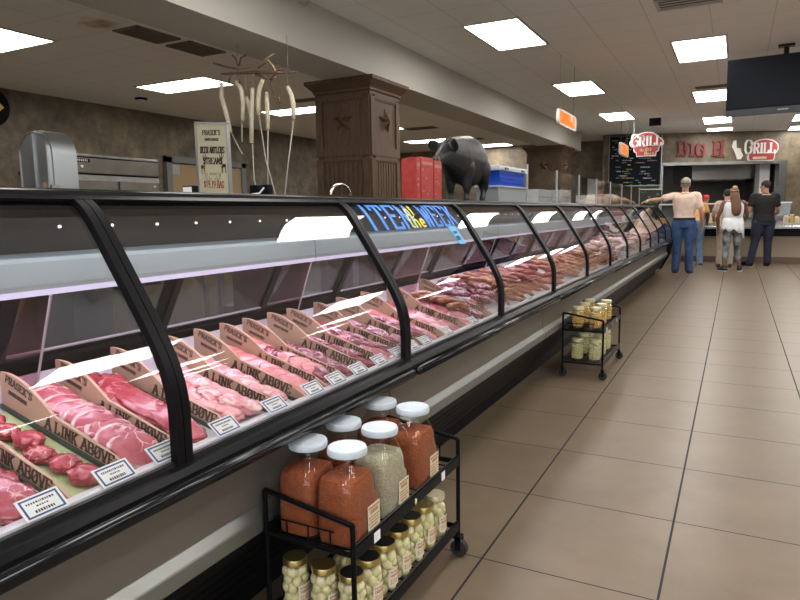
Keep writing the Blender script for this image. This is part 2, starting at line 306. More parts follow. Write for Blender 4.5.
#@@SETTING
# ------------------------------------------------------------------ setting
CZ = 3.27
struct('floor', MB().box(-10.4, 9.2, -5.2, 24.5, -.1, 0), M['floor'])
struct('ceiling', MB().box(-10.4, 9.2, -5.2, 24.5, CZ, CZ+.1), M['ceil'])
struct('wall_left', MB().box(-10.45, -10.25, -5.2, 20.4, 0, CZ), M['wall'])
struct('wall_right', MB().box(9, 9.2, -5.2, 24.5, 0, CZ), M['wall'])
struct('wall_front', MB().box(-10.4, 9.2, -5.2, -5, 0, CZ), M['wall'])
wn = 1  # unseen glowing windows added behind the camera to brighten ceiling and beam
for x in (-2.6, 0.2, 3.0, 5.8):
    wbm = MB().box(x, x+2.5, -5.01, -4.985, .5, 2.7).build('window_%d' % wn, mat('daylight_pane', (.5, .5, .5), .3, emit=(.86, .93, 1), estr=2.6)); wbm['kind'] = 'structure'
    fr = MB()
    for b in ((x-.06, x, .44, 2.76), (x+2.5, x+2.56, .44, 2.76), (x, x+2.5, .44, .5), (x, x+2.5, 2.7, 2.76), (x+1.22, x+1.28, .5, 2.7)): fr.box(b[0], b[1], -5, -4.94, b[2], b[3])
    fr.build('window_frame', M['alum'], wbm); wn += 1
struct('wall_back', MB().box(-10.4, -3.1, 19.9, 20.1, 0, CZ), M['wall'])
struct('beam_ceiling', MB().box(-4.32, -3.72, -5, 17.6, 2.79, CZ), M['beam'])
TH = math.radians(22); WA = Vector((-3.1, 18.6, 0)); WU = Vector((math.cos(TH), math.sin(TH), 0)); WN = Vector((-math.sin(TH), math.cos(TH), 0))
struct('wall_side', MB().box(-3.3, -3.1, 18.6, 20.1, 0, CZ), M['wall'])
GW = Matrix((( WU.x, WN.x, 0, WA.x), (WU.y, WN.y, 0, WA.y), (0, 0, 1, 0), (0, 0, 0, 1)))
GWi = GW.inverted()
def PW(x, y, off=0):
    v = ray(x, y); o = Vector((0, 0, H)); t = ((WA+WN*off-o).dot(WN))/v.dot(WN); return GWi @ (o+v*t)
ol = PW(661, 170).x; orr = PW(785, 170).x; oz = PW(715, 164).z
mb = MB(); mb.box(-.2, ol, 0, .2, 0, CZ, GW); mb.box(orr, 13.2, 0, .2, 0, CZ, GW); mb.box(ol, orr, 0, .2, oz, CZ, GW); mb.box(ol, orr, 0, .2, 0, .7, GW)
struct('wall_grill', mb, M['wall'])
mb = MB(); mb.box(ol-.04, ol+.05, -.03, .2, .7, oz+.05, GW); mb.box(orr-.16, orr+.02, -.03, .2, .7, oz+.05, GW); mb.box(ol, orr, -.03, .2, oz-.02, oz+.06, GW)
struct('trim_1', mb, M['steeldull'])
mb = MB(); mb.box(ol-.3, ol-.1, .2, 2.8, 0, 3, GW); mb.box(orr+.1, orr+.3, .2, 2.8, 0, 3, GW); mb.box(ol-.3, orr+.3, 2.7, 2.9, 0, 3, GW)
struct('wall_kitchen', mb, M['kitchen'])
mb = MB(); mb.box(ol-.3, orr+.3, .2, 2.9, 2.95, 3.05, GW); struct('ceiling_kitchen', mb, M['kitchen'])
# grill hood
hl, hr = PW(692, 175, 1.0).x, PW(768, 175, 1.0).x
k = thing('exhaust_hood', 'stainless exhaust hood over the grill behind the serving opening', 'exhaust hood')
hz = PW(730, 179, 1.0).z
mb = MB(); mb.prism([(1.0, hz), (1.0, hz+.42), (1.3, 2.95), (2.7, 2.95), (2.7, hz)], 'x', hl, hr)
for v in mb.bm.verts: v.co = GW @ v.co
mb.build('hood_shell', M['steel'], k)
mb = MB()
for i in range(5): mb.box(hl+.05+.3*i, hl+.05+.3*i+.25, 1.1, 2.5, hz-.03, hz-.005, GW)
mb.build('grease_filter', M['steeldull'], k)
k = tag(MB().box(orr-.42, orr-.16, .5, .8, .0, oz+.2, GW).build('refrigerator', M['white']), 'tall white cabinet just inside the right end of the grill opening', 'cabinet')
k = thing('griddle_range', 'stainless griddle range under the exhaust hood', 'range')
MB().box(ol+.3, orr-.6, 1.9, 2.68, .02, .92, GW, bev=.01).build('range_body', M['steel'], k)
MB().box(ol+.4, orr-.7, 1.95, 2.5, .92, .95, GW).build('griddle_plate', M['blackmat'], k)
# left door
dY0, dY1 = 9.66, 11.75
d = MB().box(-10.25, -10.19, dY0, dY1, 0, 2.31).build('door_1', mat('tan_door', (.36, .25, .13), .5)); d['kind'] = 'structure'
mb = MB(); mb.box(-10.25, -10.15, dY0-.14, dY0, 0, 2.44); mb.box(-10.25, -10.15, dY1, dY1+.14, 0, 2.44); mb.box(-10.25, -10.15, dY0-.14, dY1+.14, 2.33, 2.46)
struct('trim_2', mb, mat('door_frame_grey', (.17, .17, .165), .5))
mb = MB(); mb.box(-10.19, -10.17, dY0+.02, dY0+.22, 2.09, 2.29); mb.build('door_closer', M['alum'], d)
# columns: wood clad, with stars
def star_pts(R, r):
    return [(R*math.sin(i*PI/5) if i % 2 == 0 else r*math.sin(i*PI/5), R*math.cos(i*PI/5) if i % 2 == 0 else r*math.cos(i*PI/5)) for i in range(10)]
def column(name, x0, x1, y0, y1, label):
    k = thing(name, label, 'column', ((x0+x1)/2, (y0+y1)/2, 0)); hx, hy = (x1-x0)/2, (y1-y0)/2
    mb = MB(); mb.box(-hx, hx, -hy, hy, 0, 2.68, bev=.008); mb.build('shaft', M['wood'], k)
    mb = MB()
    prof = [(0, 2.60), (.012, 2.60), (.012, 2.635), (.03, 2.65), (.03, 2.67), (.05, 2.695), (.095, 2.74), (.105, 2.75), (.105, 2.788), (.0, 2.788)]
    rows = []
    for o, z in prof: rows.append([(-hx-o, -hy-o, z), (hx+o, -hy-o, z), (hx+o, hy+o, z), (-hx-o, hy+o, z)])
    mb.quadgrid(rows, True, True); mb.build('capital', M['wood'], k)
    for nx, ny, hw in ((0, -1, hx), (1, 0, hy), (0, 1, hx), (-1, 0, hy)):
        R = Matrix(((-ny, nx, 0), (nx, ny, 0), (0, 0, 1))).to_4x4()      # local x along face, y outwards
        base = (hy if ny else hx)
        mb = MB()
        for za, zb in ((2.02, 2.56), (.35, 1.865)):
            w = hw-.085
            for bx in ((-hw, -w, za-.1, zb+.02), (w, hw, za-.1, zb+.02)): mb.box(bx[0], bx[1], base-.004, base+.022, bx[2], bx[3], R)
            mb.box(-w, w, base-.004, base+.022, zb-.0, zb+.05, R); mb.box(-w, w, base-.004, base+.022, za-.1, za, R)
            mb.box(-w+.0, w, base-.003, base+.013, zb-.015, zb, R); mb.box(-w, w, base-.003, base+.013, za, za+.015, R)
        mb.build('panel_frame', M['wood'], k)
        mb = MB()
        nb = 8; w = hw-.10
        for i in range(nb):
            cx = -w+(i+.5)*2*w/nb; mb.box(cx-w/nb*.62, cx+w/nb*.62, base-.003, base+.009, .36, 1.84, R, bev=.003)
        mb.build('beadboard', M['wood'], k)
        mb = MB(); c = mb.bm.verts.new(R @ Vector((0, base+.075, 2.33))); vs = [mb.bm.verts.new(R @ Vector((p[0], base+.001, 2.33+p[1]))) for p in star_pts(.155 if hw > .3 else .13, .055)]
        for i in range(10): mb.bm.faces.new((c, vs[i], vs[(i+1) % 10]))
        mb.bm.faces.new(vs[::-1]); mb.build('star', M['wood'], k)
    return k
column('wood_column', -4.49, -3.77, 6.57, 7.27, 'dark wood panelled column with a star, nearest one, beside the red boxes')
column('wood_column', -4.58, -3.77, 15.65, 16.55, 'dark wood column with a star far down the beam near the menu board')
# ceiling lights
TR = None
def troffer(x0, x1, y0, y1, label, group):
    k = thing('ceiling_light', label, 'ceiling light', ((x0+x1)/2, (y0+y1)/2, CZ), 0, group); hx, hy = (x1-x0)/2, (y1-y0)/2
    mb = MB(); t = .025
    for b in ((-hx-t, -hx, -hy-t, hy+t), (hx, hx+t, -hy-t, hy+t), (-hx, hx, -hy-t, -hy), (-hx, hx, hy, hy+t)): mb.box(*b, -.018, -.001)
    mb.build('frame', M['beam'], k); MB().box(-hx, hx, -hy, hy, -.010, -.002).build('diffuser', M['troffer'], k)
LL = [(-2.745, -2.15, 6.89, 8.09, 'large square-looking ceiling light panel, nearest of the row above the meat cases'), (-2.725, -2.13, 10.69, 11.9, 'second ceiling light of the row above the meat cases, above the orange sign'),
 (-2.69, -2.13, 14.4, 15.6, 'third ceiling light of the row above the cases, next to the grill sign'),
 (-.80, -.22, 8.8, 10.05, 'ceiling light panel just left of and above the television'), (-.78, -.22, 12.66, 13.9, 'ceiling light panel partly hidden behind the left edge of the television'),
 (-.78, -.21, 16.3, 17.5, 'ceiling light panel below the television corner, second from the grill wall'), (-.78, -.2, 18.55, 19.2, 'thin-looking ceiling light panel closest to the big red wall lettering'),
 (1.05, 1.7, 16.9, 18.1, 'ceiling light panel at the right edge below the television'), (1.1, 1.7, 19.3, 20.2, 'lowest ceiling light panel at the right edge by the grill wall')]
for a in LL: troffer(*a, 'ceiling lights over the shop floor')
for a in ((-8.25, -7.04, 4.44, 5.04, 'ceiling light panel cut by the left edge of the photo above the band saw'), (-8.4, -7.0, 7.36, 8.0, 'ceiling light panel above the hanging sticks and the white sign board'), (-8.4, -7.03, 10.35, 10.95, 'ceiling light panel just left of the near wood column'),
          (-8.5, -7.08, 16.7, 17.35, 'thin ceiling light panel right above the black pig'), (-7.2, -6.2, 18.85, 19.6, 'ceiling light panel between the black pig and the far wood column'), (-8.4, -7.2, 13.6, 14.2, 'small sliver of ceiling light right beside the near wood column')):
    troffer(*a, 'ceiling lights over the preparation area')
for x, ys in ((-2.745, (3.1, -.7, -4.4)), (-.8, (4.6, .8, -3)), (1.15, (2.9, 6.6, 10.4, 14.2, -.9)), (3.1, (1.2, 5.0, 8.8, 12.7, -2.6)), (5.05, (3.1, 6.9, 10.7)), (7.0, (1.2, 5.0, 8.8))):
    for y in ys: troffer(x, x+.59, y, y+1.2, 'ceiling light panel overhead, out of the picture', 'ceiling lights out of the picture')
for y in (.5, ): troffer(-8.4, -7.0, y, y+.6, 'ceiling light panel overhead, out of the picture', 'ceiling lights out of the picture')
# vents
def vent(c, hx, hy, label, m='steeldull', n=8, along='y'):
    k = thing('ceiling_vent', label, 'vent', (c[0], c[1], CZ)); mb = MB(); t = .03
    for b in ((-hx, -hx+t, -hy, hy), (hx-t, hx, -hy, hy), (-hx, hx, -hy, -hy+t), (-hx, hx, hy-t, hy)): mb.box(*b, -.016, -.001)
    mb.build('frame', M[m], k); MB().box(-hx+.01, hx-.01, -hy+.01, hy-.01, -.006, -.001).build('backing', M['ventdark'], k)
    mb = MB()
    for i in range(n):
        if along == 'y': x = -hx+t+(i+.5)*2*(hx-t)/n; mb.box(x-.006, x+.006, -hy+t, hy-t, -.014, -.003)
        else: y = -hy+t+(i+.5)*2*(hy-t)/n; mb.box(-hx+t, hx-t, y-.006, y+.006, -.014, -.003)
    mb.build('louvres', M[m], k)
M['ventdark'] = mat('vent_dark', (.10, .085, .065), .8); M['ventgrey'] = mat('vent_grey', (.17, .14, .11), .7)
vent((-5.94, 5.41), .19, .31, 'dark return air grille beside the rust stain, nearer of the pair', 'ventgrey', 14); vent((-5.93, 6.14), .2, .3, 'dark return air grille farther from the rust stain, next to the beam', 'ventgrey', 14)
vent((-.52, 7.2), .3, .2, 'pale ceiling diffuser cut by the top edge of the photo', 'beam', 4, 'x'); vent((-.47, 12.3), .25, .1, 'narrow dark ceiling vent just before the light behind the television', 'ventgrey', 3, 'x')
for p, l in (((421, 128), 'dark ceiling vent above the red boxes'), ((470, 139), 'dark ceiling vent between the two far preparation lights'), ((312, 99), 'dark ceiling vent peeking out left of the near column')):
    q = PZ(*p, CZ); vent((q.x, q.y), .38, .17 if p[0] > 330 else .12, l, 'ventgrey', 3, 'x')
q = PZ(141, 98, CZ); k = thing('smoke_detector', 'round smoke detector on the ceiling near the left wall', 'smoke detector', (q.x, q.y, CZ))
MB().lathe([(.10, -.001), (.10, -.03), (.075, -.035)], n=20).build('base', M['blackmat'], k, True); MB().lathe([(.075, -.035), (.07, -.055), (.03, -.065), (.0, -.066)], n=20).build('cap', M['white'], k, True)
q = PX(291, 1, -3.72); k = thing('emergency_light', 'small pale emergency light fixed to the beam at the top edge', 'emergency light', (q.x, q.y, q.z+.02))
MB().box(0, .07, -.2, .2, .02, .14, bev=.02).build('housing', M['white'], k); 
for s in (-.1, .12): MB().ball((.06, s, .0), .05, .06, .045).build('lamp', M['clear'], k, True)
#@@CASES
# ------------------------------------------------------------------ meat cases
GP = [(-1.1005, 0.692), (-1.1005, 0.75), (-1.1005, 0.77), (-1.1005, 0.79), (-1.101, 0.81), (-1.1024, 0.83), (-1.1051, 0.85), (-1.1091, 0.87), (-1.1148, 0.89), (-1.1223, 0.91), (-1.1315, 0.93), (-1.1418, 0.95), (-1.1531, 0.97), (-1.1651, 0.99), (-1.1776, 1.01), (-1.1904, 1.03), (-1.2034, 1.05), (-1.2164, 1.07), (-1.2294, 1.09), (-1.2424, 1.11), (-1.2555, 1.13), (-1.2686, 1.15), (-1.2818, 1.17), (-1.295, 1.19), (-1.3083, 1.21), (-1.3219, 1.23), (-1.337, 1.25), (-1.358, 1.27), (-1.377, 1.283), (-1.401, 1.292), (-1.43, 1.305)]
def smooth_profile(P, n=40):
    L = [0]
    for a, b in zip(P[:-1], P[1:]): L.append(L[-1]+math.dist(a, b))
    out = []
    for i in range(n):
        s = L[-1]*i/(n-1); j = max(k for k in range(len(P)-1) if L[k] <= s+1e-9); t = (s-L[j])/(L[j+1]-L[j])
        p0, p1, p2, p3 = P[max(j-1, 0)], P[j], P[j+1], P[min(j+2, len(P)-1)]
        out.append(tuple(.5*((2*p1[k])+(-p0[k]+p2[k])*t+(2*p0[k]-5*p1[k]+4*p2[k]-p3[k])*t*t+(-p0[k]+3*p1[k]-3*p2[k]+p3[k])*t**3) for k in (0, 1)))
    for _ in range(4): out = [out[0]]+[((a[0]+2*b[0]+c[0])/4, (a[1]+2*b[1]+c[1])/4) for a, b, c in zip(out[:-2], out[1:-1], out[2:])]+[out[-1]]
    return out
G = smooth_profile(GP, 60)
def offs(P, d):
    out = []
    for i, p in enumerate(P):
        a, b = P[max(i-1, 0)], P[min(i+1, len(P)-1)]; tx, tz = b[0]-a[0], b[1]-a[1]; l = math.hypot(tx, tz); out.append((p[0]+d*tz/l, p[1]-d*tx/l))
    return out
GO = offs(G, .0065)
GARC = [0]
for a, b in zip(GO[:-1], GO[1:]): GARC.append(GARC[-1]+math.dist(a, b))
def on_glass(y0, s0):
    """map (u along +Y, v up the curve) onto the outside of the curved glass"""
    def f(u, v, d):
        s = max(0, min(GARC[-1]-1e-6, s0+v)); j = max(k for k in range(len(GARC)-1) if GARC[k] <= s); t = (s-GARC[j])/(GARC[j+1]-GARC[j])
        a, b = GO[j], GO[j+1]; tx, tz = b[0]-a[0], b[1]-a[1]; l = math.hypot(tx, tz)
        return Vector((a[0]+tx*t+(d+.0022)*tz/l, y0+u, a[1]+tz*t-(d+.0022)*tx/l))
    return f
def arc_at_z(z):
    for i in range(len(GO)-1):
        if GO[i][1] <= z <= GO[i+1][1]: return GARC[i]+(GARC[i+1]-GARC[i])*(z-GO[i][1])/(GO[i+1][1]-GO[i][1])
    return GARC[-1]
SL = 2.26
def deckz(x): return .653+(-1.15-x)*.262
def make_case(loc, label, last=False, first=False):
    k = thing('refrigerated_display_case', label, 'meat display case', loc, 0, 'curved glass meat display cases in one long row'); L = SL; e = .004
    MB().prism([(-1.17, .62), (-1.17, .36), (-1.20, .35), (-1.26, .25), (-1.34, .13), (-1.9, .13), (-1.9, .80), (-1.80, .80), (-1.15, .645), (-1.115, .645), (-1.115, .62)], 'y', e, L-e).build('body', M['casepanel'], k)
    MB().box(-1.85, -1.36, e, L-e, 0, .13).build('toe_kick', M['blackmat'], k)
    MB().prism([(-1.17, .434), (-1.168, .4325), (-1.149, .4085), (-1.147, .404), (-1.147, .366), (-1.152, .360), (-1.17, .358)], 'y', e, L-e).build('steel_ledge', M['ledge'], k)
    pts = [(-1.17, .356), (-1.158, .354)]
    for i in range(5): a = i/5; x = -1.160-.10*a; z = .340-.19*a; pts += [(x, z), (x-.006, z-.018), (x-.02, z-.024), (x-.023, z-.04)]
    pts += [(-1.275, .14), (-1.30, .14), (-1.21, .25), (-1.175, .35)]
    MB().prism(pts, 'y', e, L-e).build('vent_grille', M['blackmat'], k)
    MB().prism([(-1.135, .622), (-1.135, .665), (-1.110, .69), (-1.108, .701), (-1.092, .703), (-1.088, .694), (-1.072, .690), (-1.062, .676), (-1.060, .642), (-1.066, .634), (-1.118, .622)], 'y', .001, L-.001).build('front_rail', M['black'], k)
    mb = MB(); mb.tube([(-1.058, .03, .650), (-1.058, L-.03, .650)], .0185, 14)
    for y in (.03, L-.03): mb.ball((-1.058, y, .650), .0185)
    mb.build('bumper', M['rubbergloss'], k, True)
    MB().prism([(-1.156, .672), (-1.156, .694), (-1.150, .699), (-1.120, .708), (-1.113, .704), (-1.113, .695), (-1.136, .672)], 'y', e, L-e).build('price_rail', M['lip'], k)
    MB().prism([(-1.15, deckz(-1.15)), (-1.76, deckz(-1.76)), (-1.76, deckz(-1.76)-.012), (-1.15, deckz(-1.15)-.012)], 'y', e, L-e).build('deck', M['deck'], k)
    # glass
    for i in range(2):
        y0, y1 = i*L/2+.02, (i+1)*L/2-.02
        mb = MB(); rows = []
        gi = offs(G, 0)
        loop = GO+gi[::-1]
        mb.quadgrid([[(p[0], y, p[1]) for p in loop] for y in (y0, y1)], True, False)
        mb.build('curved_glass', M['glass'], k, angle=50)
    for y in (0, L/2, L):
        mb = MB()
        o = offs(G, .016)[:-2]; n = offs(G, -.006)[:-2]
        for a, b in ((-.023, -.0015), (.0015, .023)):
            if (y == 0 and a < 0) or (y == L and a > 0): continue
            loop = o+n[::-1]; mb.quadgrid([[(p[0], y+t, p[1]) for p in loop] for t in (a, b)], True, True)
        mb.build('mullion', M['blackmat'], k, angle=40)
    MB().prism([(-1.385, 1.300), (-1.39, 1.313), (-1.43, 1.320), (-1.90, 1.322), (-1.90, 1.285), (-1.44, 1.285)], 'y', e, L-e).build('top_panel', M['black'], k)
    og = [p for p in offs(GO, .0025) if p[1] > 1.283]; oh = [p for p in offs(GO, .010) if p[1] > 1.290]; MB().prism(og+oh[::-1], 'y', e, L-e).build('top_rail', M['blackmat'], k)
    MB().prism([(-1.50, 1.075), (-1.497, 1.09), (-1.499, 1.145), (-1.508, 1.155), (-1.60, 1.162), (-1.625, 1.162), (-1.61, 1.075)], 'y', e, L-e).build('light_canopy', M['grey'], k)
    MB().prism([(-1.520, 1.066), (-1.520, 1.0745), (-1.59, 1.0745), (-1.59, 1.066)], 'y', .03, L-.03).build('light_strip', M['strip'], k)
    MB().prism([(-1.4985, 1.063), (-1.4985, 1.0775), (-1.517, 1.0745), (-1.517, 1.063)], 'y', .004, L-.004).build('lens_edge', M['lens'], k)
    MB().prism([(-1.394, 1.272), (-1.394, 1.284), (-1.425, 1.284), (-1.425, 1.276)], 'y', .03, L-.03).build('top_light', M['toplight'], k)
    MB().prism([(-1.600, 1.163), (-1.558, 1.285), (-1.568, 1.285), (-1.612, 1.163)], 'y', e, L-e).build('upper_back_panel', M['darkpanel'], k)
    MB().prism([(-1.386, 1.252), (-1.386, 1.292), (-1.392, 1.292), (-1.392, 1.252)], 'y', e, L-e).build('lamp_shroud', M['blackmat'], k)
    led_glint = None  # glowing dots stand in for LED reflections on the upper back panel
    for i in range(14):
        y = .08+i*(L-.16)/13
        if led_glint is None: led_glint = MB().ball((0, 0, 0), .003, .005, .0042).build('led_lamp', M['led'], k, True); led_glint.location = (-1.574, y, 1.228)
        else: d = led_glint.copy(); C.objects.link(d); d.parent = k; d.location = (-1.574, y, 1.228)
    # rear sliding doors, leaning towards the front at the top
    a0, a1 = Vector((-1.80, 0, deckz(-1.76)+.03)), Vector((-1.625, 0, 1.165)); up = (a1-a0).normalized(); nr = Vector((up.z, 0, -up.x)); H2 = (a1-a0).length
    T = Matrix(((0, up.x, nr.x, a0.x), (1, 0, 0, 0), (0, up.z, nr.z, a0.z), (0, 0, 0, 1)))      # local (along Y, up the door, out)
    MB().box(0, L, -.055, .012, -.02, .03, T).build('rear_sill', M['blackmat'], k)
    for i in range(4):
        y0, y1 = i*L/4, (i+1)*L/4; off = .012*(i % 2); mb = MB(); w = .028
        for b in ((y0, y0+w, 0, H2), (y1-w, y1, 0, H2), (y0, y1, 0, .03), (y0, y1, H2-.02, H2)): mb.box(*b, -.006+off, .008+off, T)
        d = mb.build('rear_door', M['blackmat'], k); MB().box(y0+w, y1-w, .03, .036, .002+off, .010+off, T).build('pale_gasket', M['gasket'], d); MB().box(y0+w, y1-w, .03, H2-.02, -.002+off, .003+off, T).build('door_glass', M['doorglass'], d)
    # glass partition at mid and end
    for y in (L/2, L-.006):
        MB().prism([(-1.77, deckz(-1.76)+.03), (-1.62, deckz(-1.62)), (-1.515, 1.06), (-1.60, 1.06)], 'y', y-.004, y+.004).build('partition', M['acrylic'], k); MB().tube([(-1.62, y, deckz(-1.62)+.004), (-1.515, y, 1.06)], .0035, 8).build('partition_edge', M['gasket'], k)
    if last or first:
        y = L-.01 if last else .01
        body = [(p[0], p[1]) for p in G]+[(-1.90, 1.305), (-1.90, .80), (-1.80, .815)]
        MB().prism(body, 'y', y-.004, y+.004).build('end_glass', M['glass'], k)
        mb = MB(); o = offs(G, .012); n = offs(G, -.012); loop = o+n[::-1]
        mb.quadgrid([[(p[0], y+t, p[1]) for p in loop] for t in (-.012, .012)], True, True); mb.build('end_frame', M['steel'], k)
        MB().prism([(-1.06, .69), (-1.06, .60), (-1.09, .45), (-1.10, .38), (-1.25, .10), (-1.90, .10), (-1.92, .83), (-1.13, .70)], 'y', y-.006+(.018 if last else -.018), y+.006+(.018 if last else -.018)).build('end_panel', M['black'], k)
    return k
M['rubbergloss'] = mat('bumper_rubber', (.006, .007, .009), .16, spec=.35)
M['acrylic'] = glass_mat('acrylic_partition', (.80, .62, .66), 1.6)  # pink tint stands in for meat reflections in the clear acrylic
CL = ['nearest meat display case, holding the steak trays and tan dividers', 'second meat display case, with the words painted on its glass', 'third meat display case from the viewpoint, beside the far jar cart', 'fourth meat display case from the viewpoint, with golden sausages', 'fifth meat display case from the viewpoint, holding pale packages', 'last meat display case, where the man in the cap rests his hand']
for i in range(6): make_case((0, -.11+SL*i, 0), CL[i], i == 5, i == 0)
# painted words on the third pane and the blue note
s0 = arc_at_z(1.185); hh = arc_at_z(1.281)-s0
def painted(name, text, y0, m, w, h, v0, th, label, gap=.25):
    mb = MB(); lettering(mb, text, on_glass(y0, s0+v0), h, w, th, .0012, gap, sub=8); return tag(mb.build(name, m), label, 'painted lettering')
pb = mat('blue_window_paint', (.03, .22, .75), .5); py = mat('yellow_window_paint', (.75, .70, .05), .5)
painted('window_lettering', 'ITEM', 2.24, pb, .095, hh*.96, .0, .022, 'blue painted word on the curved glass left of the yellow words')
painted('window_lettering', 'of', 2.615, py, .045, hh*.42, hh*.52, .012, 'upper small yellow painted word on the curved glass')
painted('window_lettering', 'the', 2.595, py, .05, hh*.5, .0, .014, 'lower yellow painted word between the two blue words')
painted('window_lettering', 'WEEK', 2.77, pb, .078, hh*.96, .0, .020, 'blue painted word on the curved glass right of the yellow words')
f = on_glass(2.985, arc_at_z(1.09)); mb = MB(); n = 5; rows = [[f(.085*i/n+.02*(1-j/n), .105*j/n, .002) for j in range(n+1)] for i in range(n+1)]; rows2 = [[f(.085*i/n+.02*(1-j/n), .105*j/n, .0005) for j in range(n+1)] for i in range(n+1)]
mb.quadgrid(rows); mb.quadgrid(rows2); k = tag(mb.build('paper_note', mat('sky_blue_paper', (.12, .52, .80), .6)), 'bright blue paper note stuck on the glass under the painted words', 'note')
mb = MB()
for v, a, b in ((.062, .02, .075), (.034, .018, .06), (.024, .018, .07)): lettering(mb, 'IIIIIII', lambda u, w, d, v=v, a=a: f(a+u, v+w, .003+d), .012, .011, .004, .0006, .1)
mb.build('handwriting', M['blueink'], k)
# ---- dividers
DY = [.62, .79, .94, 1.09, 1.265, 1.465, 1.595, 1.72, 1.84, 1.985, 2.11, 2.30, 2.48, 2.70, 2.97, 3.36]
XR, XF = -1.62, -1.168
def make_divider():
    b = lambda x: deckz(x)+.0035
    top = []
    for i in range(15):
        t = i/14; x = XR+.20*t; top.append((x, b(x)+.054+.046*max(0, math.sin(PI*(.30+t*.70)))))
    top += [(XR+.24, b(XR+.24)+.053), (XF-.05, b(XF-.05)+.043), (XF, b(XF)+.030)]
    k = thing('tray_divider', 'x', 'tray divider', (0, 0, 0), 0, 'tan tray dividers with lettering')
    MB().prism([(XR, b(XR)), *top, (XF, b(XF))], 'y', -.004, .004).build('panel', M['tan'], k)
    MB().prism([(XR, b(XR)-.001), (XR, b(XR)+.010), (XF, b(XF)+.010), (XF, b(XF)-.001)], 'y', -.010, .010).build('foot_channel', mat('dark_green_channel', (.03, .05, .045), .4), k)
    dirx = Vector((1, 0, -.26)); mb = MB()
    lettering(mb, 'A LINK ABOVE', plane_map((XR+.165, -.0042, b(XR+.165)+.015), dirx, (.26, 0, 1)), .028, .0188, .0058, .001, .22, .0046, True)
    d2 = Vector((1, 0, -.40)); mb2 = mb
    lettering(mb2, "PRASEK'S", plane_map((XR+.022, -.0042, b(XR)+.070), d2, (.40, 0, 1)), .018, .0115, .0036, .001, .25, .0022)
    lettering(mb2, "SMOKEHOUSE", plane_map((XR+.03, -.0042, b(XR)+.040), Vector((1, 0, -.33)), (.33, 0, 1)), .009, .006, .002, .001, .25)
    mb.build('lettering', M['ink'], k); return k
dv = None
for i, y in enumerate(DY):
    nth = ['first', 'second', 'third', 'fourth', 'fifth', 'sixth', 'seventh', 'eighth', 'ninth', 'tenth', 'eleventh', 'twelfth', 'thirteenth', 'fourteenth', 'fifteenth', 'sixteenth'][i]
    lab = f'tan lettered divider board between meat trays, {nth} along the row from the near end'
    if dv is None: dv = make_divider(); dv.location = (0, y, 0); dv['label'] = lab
    else: dup(dv, (0, y, 0), lab)
# ---- price tags
TY = [.705, .865, 1.0, 1.195, 1.395, 1.58, 1.71, 1.85, 2.0, 2.14, 2.275, 2.39, 2.62, 2.945, 3.45, 3.9]
def make_tag():
    k = thing('price_tag', 'x', 'price tag', (0, 0, 0), 0, 'white price tags on the case rail')
    u = Vector((0, 1, 0)); v = Vector((-.042, 0, .034)).normalized(); n = u.cross(v); o = Vector((-1.1075, 0, .705)); T = Matrix(((u.x, v.x, n.x, o.x), (u.y, v.y, n.y, o.y), (u.z, v.z, n.z, o.z), (0, 0, 0, 1)))
    MB().box(-.042, .042, 0, .049, 0, .0015, T).build('card', M['paper'], k)
    mb = MB(); w = .0036
    for b in ((-.037, .037, .004, .004+w), (-.037, .037, .0415, .0415+w), (-.037, -.037+w, .004, .045), (.037-w, .037, .004, .045)): mb.box(*b, .0012, .0022, T)
    mb.build('blue_border', M['blueink'], k)
    mb = MB(); random.seed(3)
    for v0, a, h in ((.034, .027, .0045), (.0255, .011, .0032), (.0145, .019, .006)):
        x = -a
        while x < a: wd = random.uniform(.0016, .004); mb.box(x, x+wd, v0-h/2, v0+h/2, .0012, .002, T); x += wd+.002
    mb.build('print', M['ink'], k); return k
tg = None; random.seed(11)
for i, y in enumerate(TY):
    nth = ['first', 'second', 'third', 'fourth', 'fifth', 'sixth', 'seventh', 'eighth', 'ninth', 'tenth', 'eleventh', 'twelfth', 'thirteenth', 'fourteenth', 'fifteenth', 'sixteenth'][i]
    lab = f'white blue-bordered price card on the case front rail, {nth} from the near end'; rz = 0
    if tg is None: tg = make_tag(); tg.location = (0, y, 0); tg['label'] = lab
    else: dup(tg, (0, y, random.uniform(0, .002)), lab)
# ---- meat
def slab_mesh(nm, m, seed, sx, sy, sz, p=2.6, rough=.18, sub=4, freq=2.2):
    mb = MB(); mb.ball((0, 0, 0), 1, sub=sub); random.seed(seed); off = Vector((seed*3.1, seed*1.7, seed*.9))
    for v in mb.bm.verts:
        c = v.co.copy(); q = (abs(c.x)**p+abs(c.y)**p+abs(c.z)**p)**(1/p); c = c/q
        d = 1+rough*noise.noise(c*freq+off)+rough*.4*noise.noise(c*freq*2.7+off)
        v.co = Vector((c.x*sx*d, c.y*sy*d, c.z*sz*(1+rough*noise.noise(c*1.7-off))))
    return mb.mesh(nm, m, True)
def sausage_mesh(nm, m, seed, L, r, bend):
    mb = MB(); random.seed(seed); n = 12; pts = []; rs = []
    for i in range(n+1):
        t = i/n-.5; pts.append((t*L, bend*(.25-t*t)*4-bend*.5, .002*math.sin(seed+i))); rs.append(r*max(.12, (1-abs(2*t)**5))**.5*(1+.06*math.sin(seed*2+i*1.3)))
    mb.tube(pts, r, 10, rs); return mb.mesh(nm, m, True)
MS = {}
def lib(kind, n, fn): MS[kind] = [fn(i) for i in range(n)]
lib('beef', 4, lambda i: slab_mesh('marbled_steak', M['beef'], 1+i, .072, .064, .010, 2.6, .25))
lib('filet', 3, lambda i: slab_mesh('beef_filet', M['filet'], 11+i, .046, .042, .021, 2.2, .28))
lib('steak', 4, lambda i: slab_mesh('pink_steak', M['steakpink'], 21+i, .062, .066, .010, 2.8, .22))
